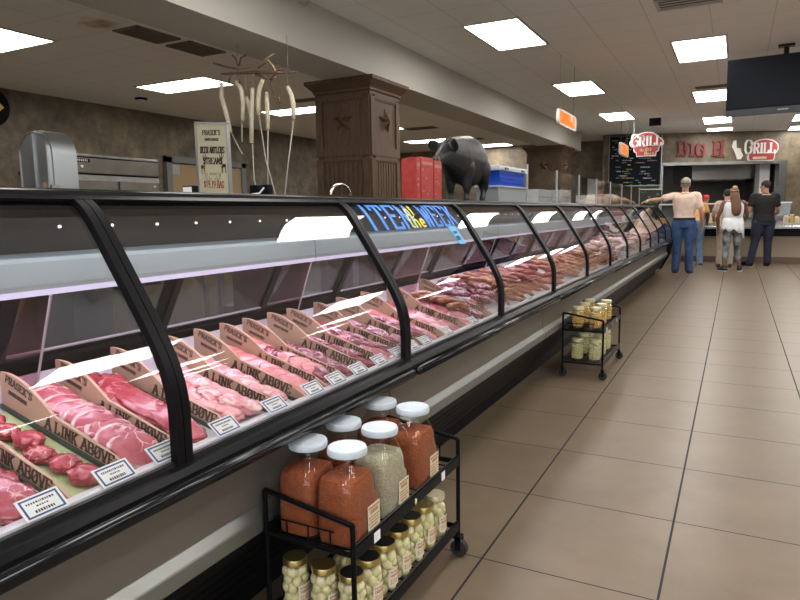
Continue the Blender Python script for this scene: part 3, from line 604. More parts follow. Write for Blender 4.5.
lib('strip', 3, lambda i: slab_mesh('beef_strip', M['filet'], 31+i, .10, .045, .012, 2.6, .25))
lib('pork', 4, lambda i: slab_mesh('pork_piece', M['pork'], 41+i, .044, .036, .017, 2.8, .3))
lib('loin', 3, lambda i: slab_mesh('pork_cutlet', M['loin'], 51+i, .07, .056, .009, 2.6, .16))
lib('chop', 3, lambda i: slab_mesh('dark_chop', M['purple'], 61+i, .06, .042, .016, 2.3, .35))
lib('ribs', 3, lambda i: slab_mesh('rib_piece', M['purple'], 71+i, .075, .03, .014, 2.4, .35))
lib('sausage', 3, lambda i: sausage_mesh('smoked_sausage', M['sausage'], 81+i, .19, .017, .03))
lib('orange', 3, lambda i: sausage_mesh('golden_sausage', M['orange'], 91+i, .17, .019, .03))
lib('redsausage', 3, lambda i: sausage_mesh('red_sausage', M['redsausage'], 95+i, .17, .018, .03))
lib('package', 3, lambda i: slab_mesh('wrapped_meat', M['wrap'], 101+i, .08, .065, .03, 3.2, .2))
CATN = {'beef': 'steak', 'filet': 'filet', 'steak': 'steak', 'strip': 'steak', 'pork': 'pork', 'loin': 'cutlet', 'chop': 'chop', 'ribs': 'ribs', 'sausage': 'sausage', 'orange': 'sausage', 'redsausage': 'sausage', 'package': 'meat package'}
SINT = math.atan(.26); HT = dict(beef=.013, filet=.026, steak=.014, strip=.017, pork=.024, loin=.014, chop=.022, ribs=.019, sausage=.017, orange=.019, redsausage=.018, package=.028)
def put(kind, x, y, lift, rz, label, group, s=1.0, tilt=0, i=None):
    me = random.choice(MS[kind]) if i is None else MS[kind][i % len(MS[kind])]
    o = bpy.data.objects.new(me.name.split('.')[0], me); C.objects.link(o)
    T = Matrix.Translation((x, y, 0)) @ Matrix.Rotation(SINT, 4, 'Y') @ Matrix.Rotation(tilt, 4, 'Y') @ Matrix.Rotation(rz, 4, 'Z') @ Matrix.Diagonal((s, s, s, 1))
    T.translation.z = max(deckz(p.x)-p.z for p in (T @ v.co for v in me.vertices))+max(.0015, lift-.003)+.0015
    o.matrix_world = T
    return tag(o, label, CATN[kind], group)
random.seed(5)
ORD = ['first', 'second', 'third', 'fourth', 'fifth', 'sixth', 'seventh', 'eighth', 'ninth', 'tenth', 'eleventh', 'twelfth', 'thirteenth', 'fourteenth', 'fifteenth', 'sixteenth']
def slot(i): return DY[i], DY[i+1], (DY[i]+DY[i+1])/2
def row(kind, i, n, x0, x1, text, jit=.008, tilt=0, s=1.0, rz0=0, lift=0.003, dy=0, lift2=0):
    a, b, c = slot(i)
    for j in range(n):
        t = j/max(1, n-1); x = x0+(x1-x0)*t
        put(kind, x, c+dy+random.uniform(-jit, jit), lift+lift2*(j % 2), rz0+random.uniform(-.35, .35), f'{text} in the tray after the {ORD[i]} divider', f'{text}s in the tray after the {ORD[i]} divider', s*random.uniform(.93, 1.07), tilt)
# paper liners
for i, c in ((0, 'greenliner'), (1, 'greenliner')):
    a, b, _ = slot(i); MBx = MB().prism([(-1.18, deckz(-1.18)+.001), (-1.6, deckz(-1.6)+.001), (-1.6, deckz(-1.6)+.003), (-1.18, deckz(-1.18)+.003)], 'y', a+.012, b-.012)
    tag(MBx.build('tray_liner', M[c]), ['green leaf-print paper liner under the nearest marbled steaks', 'green leaf-print paper liner under the red filets'][i], 'paper liner')
row('beef', 0, 8, -1.56, -1.24, 'marbled red beef steak', .006, .12, .95, lift=.004, lift2=.008)
# nearest slot before first divider
for j in range(6):
    put('beef', -1.55+.066*j, .52+random.uniform(-.01, .01), .004, random.uniform(-.4, .4), 'marbled red beef steak at the very near end before the first divider', 'marbled steaks at the near end', 1.0, .12)
row('filet', 1, 6, -1.55, -1.235, 'thick red beef filet', .010, 0, .72, lift=.004)
row('steak', 2, 9, -1.56, -1.24, 'pink sliced steak with a white fat rim', .003, .3, .95, lift=.006)
row('strip', 3, 6, -1.54, -1.275, 'long red beef steak', .012, .06, 1.0, lift=.004, lift2=.012)
row('pork', 4, 5, -1.50, -1.24, 'pale pink pork rib piece', .01, 0, 1.0, dy=-.04, lift=.003); row('pork', 4, 5, -1.52, -1.24, 'pale pink pork rib piece', .01, 0, 1.05, dy=.035, lift=.003); row('pork', 4, 4, -1.48, -1.26, 'pale pink pork rib piece', .02, 0, .9, lift=.018)
row('pork', 5, 7, -1.54, -1.24, 'pink pork piece', .008, 0, .95, lift=.003)
row('loin', 6, 8, -1.55, -1.24, 'smooth light pink pork cutlet', .004, .22, .92, lift=.006, lift2=.004)
row('loin', 7, 7, -1.55, -1.24, 'flat pink pork cutlet', .005, .3, .9, lift=.006)
row('chop', 7, 4, -1.44, -1.24, 'dark red chop', .006, 0, .95, lift=.016)
row('chop', 8, 5, -1.50, -1.24, 'dark purple red chop', .006, 0, 1.0, lift=.004)
row('ribs', 9, 5, -1.52, -1.24, 'purple red rib piece', .01, .05, .95, rz0=.2, lift=.004, lift2=.012)
row('steak', 10, 6, -1.53, -1.24, 'pink marbled pork steak', .012, .15, 1.05, lift=.005, lift2=.008); row('ribs', 10, 4, -1.46, -1.24, 'dark rib piece on top of pink pork steaks', .03, 0, .9, lift=.022)
row('chop', 11, 6, -1.53, -1.24, 'purple marbled chop', .015, 0, 1.1, lift=.004, lift2=.01)
row('ribs', 12, 6, -1.53, -1.24, 'marbled purple rib piece', .02, 0, 1.1, lift=.004, lift2=.012, dy=-.03); row('loin', 12, 5, -1.50, -1.24, 'pale pink pork cutlet beside the ribs', .01, .2, .9, lift=.006, dy=.045)
row('pork', 13, 6, -1.53, -1.24, 'pale rib piece', .02, 0, 1.2, lift=.003, dy=-.06); row('steak', 13, 6, -1.53, -1.24, 'pink marbled chop', .015, .15, 1.0, lift=.005, dy=.05)
row('steak', 14, 6, -1.54, -1.24, 'pink marbled chop', .015, .15, 1.1, lift=.005, dy=-.1, lift2=.01); row('ribs', 14, 6, -1.54, -1.24, 'dark purple rib piece', .015, .1, 1.1, lift=.005, dy=.08, lift2=.01); row('sausage', 14, 5, -1.5, -1.3, 'brown smoked sausage', .03, 0, 1, rz0=1.2, lift=.045)
HM = {}
def rest(o, T, commit, cell=.008):
    P = [T @ v.co for v in o.data.vertices]; key = [(int(p.x/cell), int(p.y/cell)) for p in P]
    up = max(HM.get(k_, deckz(p.x)+.002)-p.z for p, k_ in zip(P, key))+.0008
    if commit:
        T = T.copy(); T.translation.z += up; o.matrix_world = T
        for p, k_ in zip(P, key):
            for dx in (-1, 0, 1):
                for dy in (-1, 0, 1):
                    q = (k_[0]+dx, k_[1]+dy)
                    if p.z+up > HM.get(q, -1): HM[q] = p.z+up
    return T.translation.z+up-deckz(T.translation.x)
def heap(kind, n, y0, y1, label, group, x0=-1.57, x1=-1.245, rz=None, s=1.0):
    """lays n pieces on the deck, each where it settles lowest"""
    for j in range(n):
        o = put(kind, (x0+x1)/2, (y0+y1)/2, .002, 0, label, group, s*random.uniform(.85, 1.12)); B = o.matrix_world.copy(); best = None; sc3 = B.to_scale()
        for _ in range(14):
            x = random.uniform(x0, x1); y = random.uniform(y0, y1); a = random.uniform(-3, 3) if rz is None else rz+random.uniform(-.5, .5)
            T = Matrix.Translation((x, y, deckz(x))) @ Matrix.Rotation(SINT, 4, 'Y') @ Matrix.Rotation(a, 4, 'Z') @ Matrix.Diagonal((*sc3, 1)); h_ = rest(o, T, False)
            if best is None or h_ < best[0]: best = (h_, T)
        rest(o, best[1], True)
heap('chop', 20, 3.36, 3.85, 'dark red chop heaped after the last divider', 'dark chops after the last divider')
heap('sausage', 24, 3.75, 4.35, 'brown smoked sausage heaped at the far end of the painted case', 'smoked sausages in the painted case', rz=.6)
heap('redsausage', 46, 4.45, 5.5, 'dark red sausage heaped in the near half of the third case', 'dark sausages in the third case', rz=.3, s=.95)
heap('orange', 46, 5.56, 6.6, 'golden orange sausage heaped in the far half of the third case', 'golden sausages in the third case', rz=.3, s=.95)
heap('sausage', 36, 6.75, 7.75, 'brown sausage heaped in the near half of the fourth case', 'sausages in the fourth case', rz=.4)
heap('package', 12, 7.9, 8.8, 'pale wrapped meat piece in the far half of the fourth case', 'wrapped meat in the fourth case', x0=-1.53, x1=-1.30)
heap('package', 24, 9.05, 11.05, 'pale wrapped meat piece in the fifth case', 'wrapped meat in the fifth case', x0=-1.53, x1=-1.30)
heap('package', 22, 11.35, 13.25, 'pale wrapped meat piece in the last case', 'wrapped meat in the last case', x0=-1.53, x1=-1.30)
#@@CARTS
sc = bpy.context.scene
sc.view_settings.view_transform = 'Standard'; sc.view_settings.look = 'None'; sc.view_settings.gamma = 1; sc.view_settings.exposure = .45
sc.cycles.max_bounces = 10; sc.cycles.transparent_max_bounces = 24; sc.cycles.glossy_bounces = 5; sc.cycles.diffuse_bounces = 4; sc.cycles.sample_clamp_indirect = 6
w = bpy.data.worlds.new('world'); sc.world = w; w.use_nodes = True; w.node_tree.nodes['Background'].inputs[0].default_value = (.02, .02, .02, 1)
# ------------------------------------------------------------------ jar carts
def make_cart(name, label, loc, Lc=.72, W=.286):
    k = thing(name, label, 'cart', loc); r = .0075
    z1, z2, zt = .115, .362, .445
    for x in (0, W):
        for y in (0, Lc): MB().tube([(x, y, .075), (x, y, zt if x else zt+.045)], r, 10).build('post', M['black'], k, angle=40)
    for y in (0, Lc):
        mb = MB(); 
        for za, zb in ((zt+.045, zt), (z2, z2), (z1, z1)): MB().tube([(0, y, za), (W, y, zb)], r, 10).build('end_rail', M['black'], k, angle=40)
        mb = MB()
        for i in range(1, 4): x = W*i/4; mb.tube([(x, y, z2), (x, y, z2+.052)], .0025, 6)
        mb.tube([(.03, y, z2+.052), (W-.06, y, z2+.052)], .0025, 6); mb.build('end_wires', M['black'], k)
    for x in (0, W):
        for z in (z1, z2):
            mb = MB(); mb.box(x-.005, x+.005, .004, Lc-.004, z-.014, z+.020); mb.tube([(x, .004, z+.022), (x, Lc-.004, z+.022)], .004, 8); mb.build('shelf_rail', M['black'], k)
    for z in (z1, z2):
        mb = MB()
        for i in range(19): y = .02+i*(Lc-.04)/18; mb.tube([(.004, y, z), (W-.004, y, z)], .0028, 6)
        for x in (W*.25, W*.5, W*.75): mb.tube([(x, .003, z-.005), (x, Lc-.003, z-.005)], .0035, 6)
        mb.build('wire_shelf', M['black'], k)
    mb = MB()
    for i in range(3):
        for j in range(2): mb.tube([(.0, .1+.06*i, z2), (.0, .1+.06*i, z2+.07)], .002, 6)
    mb.tube([(0, .06, z2+.07), (0, .28, z2+.07)], .0025, 6); mb.build('side_wires', M['black'], k)
    for x in (0, W):
        for y in (0, Lc):
            c = MB().tube([(x+.004, y-.011, .033), (x+.004, y+.011, .033)], .031, 18, flat=1).build('caster_wheel', M['rubber'], k, angle=40)
            mb = MB(); mb.box(x-.006, x+.014, y-.018, y-.0135, .028, .078); mb.box(x-.006, x+.014, y+.0135, y+.018, .028, .078); mb.box(x-.012, x+.014, y-.018, y+.018, .070, .080); mb.build('caster_fork', M['black'], c)
    for y, w in ((.10, .032), (.47, .0), (.56, .026)):
        if w: MB().box(W+.0055, W+.0075, y, y+w, z2-.012, z2+.016).build('shelf_label', M['paper'], k)
    MB().lathe([(.0, 0), (.010, 0), (.010, .002), (.0, .002)], n=14).build('oval_sticker', mat('pale_green_sticker', (.6, .66, .35), .5), k).matrix_local = Matrix.Translation((W+.006, .36, z2)) @ Matrix.Rotation(PI/2, 4, 'Y') @ Matrix.Diagonal((1, .65, 1, 1))
    return k
CX0, CY0 = -1.134, 1.345
make_cart('wire_cart', 'black wire cart on casters holding big spice jugs, nearest the camera', (CX0, CY0, 0))
C2X, C2Y = -1.122, 4.815
make_cart('wire_cart', 'black wire cart on casters holding two tiers of jars, far along the aisle', (C2X, C2Y, 0), .76, .295)
# ---- spice jugs
def spice(nm, a, b): return mat(nm, a, .9, col2=b, scale=90, bump=.5, bscale=160)
SP = {'chili': spice('chili_powder', (.26, .062, .018), (.32, .085, .026)), 'green': spice('grey_green_herb', (.36, .33, .22), (.46, .42, .30)), 'dark': spice('dark_red_spice', (.26, .05, .018), (.33, .08, .03))}
def jug_secs(ins, top):
    a, b = .067-ins, .088-ins; S = []
    for z, sx, sy, dy in ((.000, .90, .90, 0), (.006, .98, .98, 0), (.03, 1, 1, 0), (.095, 1, 1, 0), (.108, 1, .99, -.001), (.118, .99, .90, -.008), (.150, .98, .86, -.010), (.165, .97, .85, -.010), (.185, .88, .76, -.009), (.212, .70, .60, -.006), (.226, .62, .52, -.003), (.232, .60, .50, 0), (.250, .60, .50, 0)):
        if z > top: break
        S.append(((0, dy, z+(ins if z == 0 else 0)), a*sx, b*sy))
    return S
def make_jug(name, label, loc, kind, fill, rz, labelled=True):
    k = thing(name, label, 'spice jug', loc, rz, 'gallon spice jugs on the cart'); k.scale = (.955, .955, .955)
    mb = MB(); mb.loft(jug_secs(0, 1), 36, 5); bm = mb.bm
    mb.build('jug_shell', M['clear'], k, angle=60)
    mb = MB(); S = jug_secs(.0035, fill); c, a, b = S[-1]; zt = fill+.006
    n = 36; mb.loft(S, n, 5); bm = mb.bm
    f = max(bm.faces, key=lambda f: sum(v.co.z for v in f.verts)/len(f.verts)); bmesh.ops.delete(bm, geom=[f], context='FACES_ONLY')
    ring = [v for v in bm.verts if abs(v.co.z-c[2]) < 1e-5]; ring.sort(key=lambda v: math.atan2(v.co.y-c[1], v.co.x)); prev = ring
    for q, dz in ((.75, .004), (.45, .011), (.2, .009)):
        cur = [bm.verts.new((v.co.x*q, c[1]+(v.co.y-c[1])*q, c[2]+dz+.006*noise.noise(Vector((v.co.x*30*q, v.co.y*30*q, loc[1]*9))))) for v in ring]
        for i in range(n): bm.faces.new((prev[i], prev[(i+1) % n], cur[(i+1) % n], cur[i]))
        prev = cur
    bm.faces.new(prev); mb.build('spice_fill', SP[kind], k, angle=50)
    prof = [(.0, .2525), (.040, .2525), (.0555, .2515), (.057, .250), (.057, .236), (.0575, .234), (.0575, .256), (.0565, .2635), (.052, .266), (.048, .2652), (.0, .2652)]
    mb = MB(); mb.lathe([(.040, .245), (.0570, .245), (.0575, .247), (.0575, .258), (.0555, .2645), (.051, .266), (.047, .2648), (.0, .2648)], n=48); 
    lid = mb.build('lid', M['lidwhite'], k, angle=35)
    mb = MB()
    for i in range(60): t = 2*PI*i/60; mb.box(.0570, .0582, -.0009, .0009, .248, .257, Matrix.Rotation(t, 4, 'Z'))
    mb.build('lid_ribs', M['lidwhite'], lid)
    if labelled:
        T = Matrix.Translation((.0676, .026, .05)); lb = MB().box(0, .0008, -.032, .036, -.03, .045, T).build('label', M['jarlabel'], k)
        mb = MB(); random.seed(5)
        for z, h, a in ((.036, .006, .026), (.024, .012, .018), (.008, .004, .027), (-.001, .004, .024), (-.010, .004, .027), (-.020, .005, .02)):
            y = -a
            while y < a: w = random.uniform(.003, .008); mb.box(.0009, .0014, y, y+w, z-h/2, z+h/2, T); y += w+.003
        mb.build('label_print', M['labelink'], lb)
M['lidwhite'] = mat('white_lid', (.55, .62, .68), .38); M['jarlabel'] = mat('jar_label', (.66, .60, .42), .6); M['labelink'] = mat('label_ink', (.40, .16, .07), .6)
zs = .362+.0035
for (px, py), kd, fl, lab in (((311, 437), 'chili', .192, 'spice jug of red chili powder at the near inner corner of the cart'), ((343, 447), 'chili', .192, 'spice jug of red chili powder with a label, near outer corner of the cart'),
       ((352, 419), 'dark', .19, 'spice jug of dark red spice in the middle of the inner row on the cart'), ((386, 424), 'green', .194, 'spice jug of grey-green herb mix, the only pale one on the cart'),
       ((384, 402), 'dark', .19, 'spice jug at the far inner corner of the cart, mostly hidden'), ((413, 409), 'chili', .188, 'spice jug of red chili powder at the far outer corner of the cart')):
    q = PZ(px, py, zs+.2648); inner = px in (311, 352, 384)
    make_jug('spice_jug', lab, (-1.0475 if inner else -.9185, {311: 1.437, 343: 1.439, 352: 1.625, 386: 1.622, 384: 1.86, 413: 1.845}[px], zs), kd, fl, 0)
# ---- egg jars
M['egg'] = mat('pickled_egg', (.74, .66, .38), .3, sss=.2); M['goldlid'] = mat('gold_lid', (.62, .48, .18), .3, .9); M['blacklid'] = mat('black_lid', (.012, .012, .013), .4)
M['palelid'] = mat('pale_gold_lid', (.70, .64, .42), .35, .4); M['eggwhitelabel'] = mat('egg_label', (.72, .66, .52), .6)
eggme = MB().ball((0, 0, 0), .0148, .0148, .0185, sub=3).mesh('egg', M['egg'], True)
JP = [(.0, .002), (.034, .0), (.0395, .004), (.0405, .02), (.0405, .105), (.039, .118), (.033, .130), (.0305, .136), (.0305, .150)]
def make_eggjar(label, loc, lid, group=None, rz=0):
    k = thing('egg_jar', label, 'jar of eggs', loc, rz, group)
    MB().lathe(JP, n=32).build('jar_glass', M['jarglass'], k, angle=50)
    random.seed(int(loc[1]*1000)); first = True
    for lay in range(5):
        for a in range(5):
            t = 2*PI*(a+.5*(lay % 2))/5+random.uniform(-.12, .12); o = bpy.data.objects.new('egg', eggme); C.objects.link(o); o.parent = k
            rr = .0235; o.location = (rr*math.cos(t), rr*math.sin(t), .021+lay*.0238+random.uniform(-.003, .003)); o.rotation_euler = (random.uniform(-.7, .7), random.uniform(-.7, .7), 0)
    mb = MB(); mb.lathe([(.0, .150), (.0335, .150), (.0338, .139), (.0352, .139), (.0352, .154), (.034, .1565), (.0, .1565)], n=32)
    ld = mb.build('lid', M['palelid'] if lid == 'pale' else M['goldlid'], k, angle=35)
    if lid == 'black': MB().lathe([(.0, .1563), (.0315, .1563), (.0315, .1578), (.0, .1578)], n=32).build('lid_top', M['blacklid'], ld, angle=35)
    rows = [[(.0411*math.cos(t), .0411*math.sin(t), z) for t in [(-.75+1.1*i/10) for i in range(11)]] for z in (.03, .085)]
    rows2 = [[(.0408*math.cos(t), .0408*math.sin(t), z) for t in [(-.75+1.1*i/10) for i in range(11)]] for z in (.03, .085)]
    lb = MB().quadgrid(rows).quadgrid(rows2).build('label', M['eggwhitelabel'], k)
    mb = MB(); random.seed(9)
    for z, h in ((.075, .005), (.064, .009), (.052, .003), (.046, .003), (.04, .003)):
        t = -.6
        while t < .25:
            w = random.uniform(.05, .12); R = Matrix.Rotation(t, 4, 'Z'); mb.box(.0412, .0416, 0, w*.041, z-h/2, z+h/2, R); t += w+.06
    mb.build('label_print', M['labelink'], lb)
ez = .115+.0035; ys = 1.40
EJ = [((-.893, 1.405), 'black'), ((-.893, 1.497), 'black'), ((-.893, 1.589), 'black'), ((-.893, 1.681), 'black'), ((-.893, 1.773), 'black'), ((-.893, 1.865), 'gold'), ((-.893, 1.960), 'pale'), ((-.985, 1.405), 'gold'), ((-.985, 1.52), 'black'), ((-1.085, 1.405), 'gold'), ((-.985, 1.66), 'gold'), ((-.985, 1.80), 'gold')]
names = ['first', 'second', 'third', 'fourth', 'fifth', 'sixth', 'last']
for i, (p, l) in enumerate(EJ):
    lab = (f'jar of pickled eggs with a {l} lid, {names[i]} in the outer row' if i < 7 else
           ['jar of pickled eggs with gold lid at the near end behind the outer row', 'jar of pickled eggs with black lid second in the middle row', 'jar of pickled eggs with gold lid in the inner near corner', 'jar of pickled eggs with gold lid, third in the middle row', 'jar of pickled eggs with gold lid, far in the middle row'][i-7])
    make_eggjar(lab, (p[0], p[1], ez), l, 'pickled egg jars on the lower shelf', 0)
# ---- far cart jars
M['amber'] = mat('amber_pickles', (.66, .38, .10), .3, col2=(.76, .55, .22), scale=60); M['palepick'] = mat('pale_pickles', (.62, .55, .28), .3, col2=(.74, .68, .42), scale=60)
J2 = [(.0, .002), (.043, .0), (.049, .005), (.050, .02), (.050, .105), (.048, .118), (.040, .130), (.037, .135), (.037, .148)]
def fill_mesh(nm, m, seed):
    random.seed(seed); mb = MB()
    for lay in range(7):
        for a in range(12): t = 2*PI*(a+.5*(lay % 2))/12; rr = .0365+random.uniform(-.002, .001); mb.ball((rr*math.cos(t), rr*math.sin(t), .016+lay*.0165+random.uniform(-.003, .003)), random.uniform(.0085, .0105), sub=1)
    mb.lathe([(.0, .008), (.031, .008), (.031, .122), (.0, .124)], n=12); return mb.mesh(nm, m, True)
fa, fp = fill_mesh('pickled_filling', M['amber'], 1), fill_mesh('pickled_filling', M['palepick'], 2)
shell2 = MB().lathe(J2, n=24).mesh('jar_glass', M['jarglass']); lid2 = MB().lathe([(.0, .148), (.039, .148), (.0395, .137), (.042, .137), (.042, .158), (.040, .161), (.0, .161)], n=24).mesh('lid', M['palelid'])
rown = ['near', 'middle', 'far']
for tier, z, fm in (('upper', .362+.0035, fa), ('lower', .115+.0035, fp)):
    for c, x in (('inner', C2X+.085), ('outer', C2X+.215)):
        for r_, y in enumerate((C2Y+.12, C2Y+.34, C2Y+.56)):
            k = thing('pickle_jar', f'{"amber" if tier == "upper" else "pale"} pickle jar on the {tier} shelf of the far cart, {rown[r_]} {c} one', 'jar', (x, y, z), 0, f'jars on the {tier} shelf of the far cart')
            for nm, me in (('jar_glass', shell2), ('pickled_filling', fm), ('lid', lid2)):
                o = bpy.data.objects.new(nm, me); C.objects.link(o); o.parent = k
                if nm == 'pickled_filling': o['kind'] = 'stuff'
# ------------------------------------------------------------------ things on top of the cases
ZT = 1.3225
# chrome hook
q = -1.50; hy = PX(341, 199, q).y; hr_ = .075; mb = MB()
pts = [(q, hy+hr_*math.cos(PI-PI*i/14), ZT+.010+.042*math.sin(PI*i/14)) for i in range(15)]
mb.tube([(q, hy-hr_, ZT)]+pts+[(q, hy+hr_, ZT)], .0062, 10); tag(mb.build('chrome_handle', M['chrome'], None, True), 'arched chrome handle standing on the case top before the wood column', 'handle')
k = thing('scale_display', 'small pale display with black rim on the case top below the sign board', 'display', (-1.80, 1.795, ZT))
MB().box(-.026, .026, -.015, .015, 0, .040, bev=.006).build('housing', M['blackmat'], k); MB().box(-.021, .021, -.0175, -.0145, .004, .034).build('screen', M['white'], k)
# red boxes
for i, (y, d, h, lab) in enumerate(((3.39, .05, .235, 'leftmost thin red box on the case top, partly behind the wood column'), (3.51, .165, .245, 'wide middle red box standing on the case top'), (3.662, .115, .235, 'red box on the case top next to the snout of the pig'))):
    k = thing('red_box', lab, 'box', (-1.70, y, ZT), 0, 'red boxes on the case top')
    MB().box(-.03, .07, -d/2, d/2, 0, h, bev=.006).build('carton', M['redbox'], k)
    mb = MB(); random.seed(i)
    for s in range(7): z = random.uniform(.03, h-.03); y0 = random.uniform(-d/2+.01, d/2-.05); mb.box(.0701, .0712, y0, y0+random.uniform(.008, .03), z, z+random.uniform(.003, .014))
    mb.box(.0701, .0712, -d/2+.01, d/2-.01, h-.04, h-.022); mb.build('print', M['redprint'], k)
    MB().box(-.026, .066, -d/2+.004, d/2-.004, h, h+.004).build('flap', M['redbox'], k)
# ---- remeshed figures
def limb(mb, pts, rs, n=12, sub=4):
    """smooth tapered tube through pts with round ends"""
    P = [Vector(p) for p in pts]; Q = []; RR = []
    for i in range(len(P)-1):
        p0, p1, p2, p3 = P[max(i-1, 0)], P[i], P[i+1], P[min(i+2, len(P)-1)]
        for j in range(sub):
            t = j/sub; Q.append(.5*((2*p1)+(p2-p0)*t+(2*p0-5*p1+4*p2-p3)*t*t+(3*p1-p0-3*p2+p3)*t**3)); RR.append(rs[i]+(rs[i+1]-rs[i])*(t*t*(3-2*t)))
    Q.append(P[-1]); RR.append(rs[-1])
    mb.tube(Q, 0, n, RR); mb.ball(P[0], rs[0], sub=2); mb.ball(P[-1], rs[-1], sub=2)
M['pig'] = mat('black_pig', (.014, .0145, .016), .4, col2=(.024, .025, .027), scale=25, bump=.25, bscale=70)
# pig figure on the case top, snout towards the camera end, long axis along the case
def build_pig():
    PYF = lambda y: 3.80+(y-3.845)*.80
    k = thing('pig_figure', 'large black pig figure standing on the case top behind the red boxes', 'pig statue', (-1.70, 0, ZT))
    mb = MB()
    # body: sections along y (snout small y)
    body = [((0, 4.80, .26), .02, .02), ((0, 4.78, .265), .075, .085), ((0, 4.72, .27), .115, .135), ((0, 4.62, .275), .135, .165), ((0, 4.50, .275), .14, .175), ((0, 4.38, .275), .135, .165), ((0, 4.26, .28), .125, .150), ((0, 4.16, .29), .105, .125), ((0, 4.08, .30), .085, .105), ((0, 4.01, .298), .068, .085), ((0, 3.95, .283), .052, .065), ((0, 3.89, .265), .040, .046), ((0, 3.855, .255), .036, .038), ((0, 3.845, .253), .034, .036)]
    rows = []
    for (c, a, b) in body:
        c = Vector(c); rows.append([c+Vector((a*math.cos(2*PI*i/18), 0, b*math.sin(2*PI*i/18))) for i in range(18)])
    mb.quadgrid(rows, True, True)
    for y, xs in ((4.30, .070), (4.66, .075)):
        for s in (-1, 1):
            if y < 4.5: limb(mb, [(s*xs, y, .22), (s*xs, y-.005, .12), (s*xs, y+.01, .055), (s*xs, y, .018)], [.070, .040, .025, .029])
            else: limb(mb, [(s*xs, y-.03, .22), (s*xs, y+.04, .13), (s*xs, y+.035, .06), (s*xs, y+.005, .018)], [.090, .048, .025, .029])
    for s in (-1, 1):
        T = Matrix.Translation((s*.085, 4.0, .352)) @ Matrix.Rotation(s*.7, 4, 'Y') @ Matrix.Rotation(.9, 4, 'X')
        mb.ball((0, 0, 0), .045, .016, .065, T, 2)
    limb(mb, [(0, 4.79, .33), (.01, 4.83, .30), (.0, 4.84, .25)], [.012, .010, .008])
    for v in mb.bm.verts:
        v.co.y = PYF(v.co.y); v.co.x *= .85
        if v.co.z > .1: v.co.z = .1+(v.co.z-.1)*1.02
    o = mb.build('body', M['pig'], k); remesh(o, .008, 6)
    sn = MB().tube([(0, 3.799, .256), (0, 3.789, .255)], .028, 18).build('snout', mat('grey_snout', (.16, .15, .15), .5), k, angle=40)
    for s in (-1, 1):
        MB().tube([(s*.010, 3.789, .256), (s*.010, 3.787, .256)], .006, 10).build('nostril', M['blackmat'], sn); MB().ball((s*.052, 3.925, .322), .009).build('eye', M['black'], k, True)
    k.location.x = -1.70
    return k
build_pig()
k = thing('patterned_bag', 'white paper bag with dark pattern between the red box and the legs of the pig', 'bag', (-1.80, 3.93, ZT))
mb = MB(); mb.loft([((0, 0, 0), .05, .075), ((0, 0, .05), .055, .08), ((.0, .005, .15), .05, .07), ((.0, 0, .185), .02, .065)], 24, 4); mb.build('bag', M['white'], k, angle=40)
mb = MB(); random.seed(4)
for i in range(14): y, z = random.uniform(-.06, .05), random.uniform(.02, .15); mb.box(.052, .058, y, y+random.uniform(.008, .022), z, z+random.uniform(.004, .02))
mb.build('print', M['ink'], k)
# blue tub with lid on a grey bin
k = thing('grey_bin', 'grey translucent bin on the case top behind the pig', 'bin', (-1.72, 5.17, ZT))
MB().prism([(-.36, 0), (.36, 0), (.38, .115), (-.38, .115)], 'x', -.09, .09).build('tub', mat('grey_plastic', (.30, .33, .34), .35), k)
MB().box(-.10, .10, -.39, .39, .115, .127, bev=.004).build('rim', mat('grey_plastic_rim', (.45, .48, .48), .35), k)
k = thing('blue_tub', 'blue tub with a white lid stacked on the grey bin', 'tub', (-1.72, 5.17, ZT+.128))
MB().prism([(-.31, 0), (.31, 0), (.34, .115), (-.34, .115)], 'x', -.085, .085).build('tub', mat('bright_blue_plastic', (.01, .07, .52), .3), k)
mb = MB()
for i in range(3): mb.box(.0851, .089, -.30, .30, .02+.032*i, .03+.032*i)
mb.build('ribs', mat('blue_rib', (.008, .05, .40), .3), k)
ld = MB().box(-.10, .10, -.37, .37, .115, .155, bev=.012).build('lid', M['lidwhite'], k)
for y in (-.22, .22): MB().box(.098, .112, y-.035, y+.035, .125, .14, bev=.004).build('latch', mat('dark_latch', (.08, .09, .1), .4), ld)
# glass guard standing on the back edge of the case tops
posts = [5.80+1.09*i for i in range(8)]
for i, y in enumerate(posts):
    tag(MB().tube([(-1.70, y, ZT), (-1.70, y, ZT+.345)], .011, 12).build('guard_post', M['steel'], None, angle=40), f'steel glass-guard post on the case top, {ORD[i]} from the pig', 'post', 'steel posts of the glass guard')
for i, (a, b) in enumerate(zip(posts[:-1], posts[1:])):
    tag(MB().box(-1.703, -1.697, a+.014, b-.014, ZT+.004, ZT+.33).build('guard_glass', M['glass']), f'clear guard glass panel on the case top, {ORD[i]} from the pig', 'glass panel', 'panels of the glass guard')
# white cartons and worktop goods behind the guard
for i, (y, h, d, lab) in enumerate(((6.55, .14, .5, 'white carton of grid-marked trays behind the first guard panel'), (7.5, .16, .42, 'white and grey carton behind the second guard panel'), (8.9, .12, .6, 'pale carton behind the third guard panel'))):
    k = thing('white_carton', lab, 'carton', (-1.80, y, ZT)); MB().box(-.07, .07, -d/2, d/2, 0, h, bev=.004).build('carton', M['white'], k)
    mb = MB()
    for j in range(6): yy = -d/2+.04+j*(d-.08)/5; mb.box(.0698, .0706, yy-.004, yy+.004, .015, h-.015)
    mb.box(.0698, .0706, -d/2+.02, d/2-.02, h*.45, h*.5); mb.build('print', M['steeldull'], k)
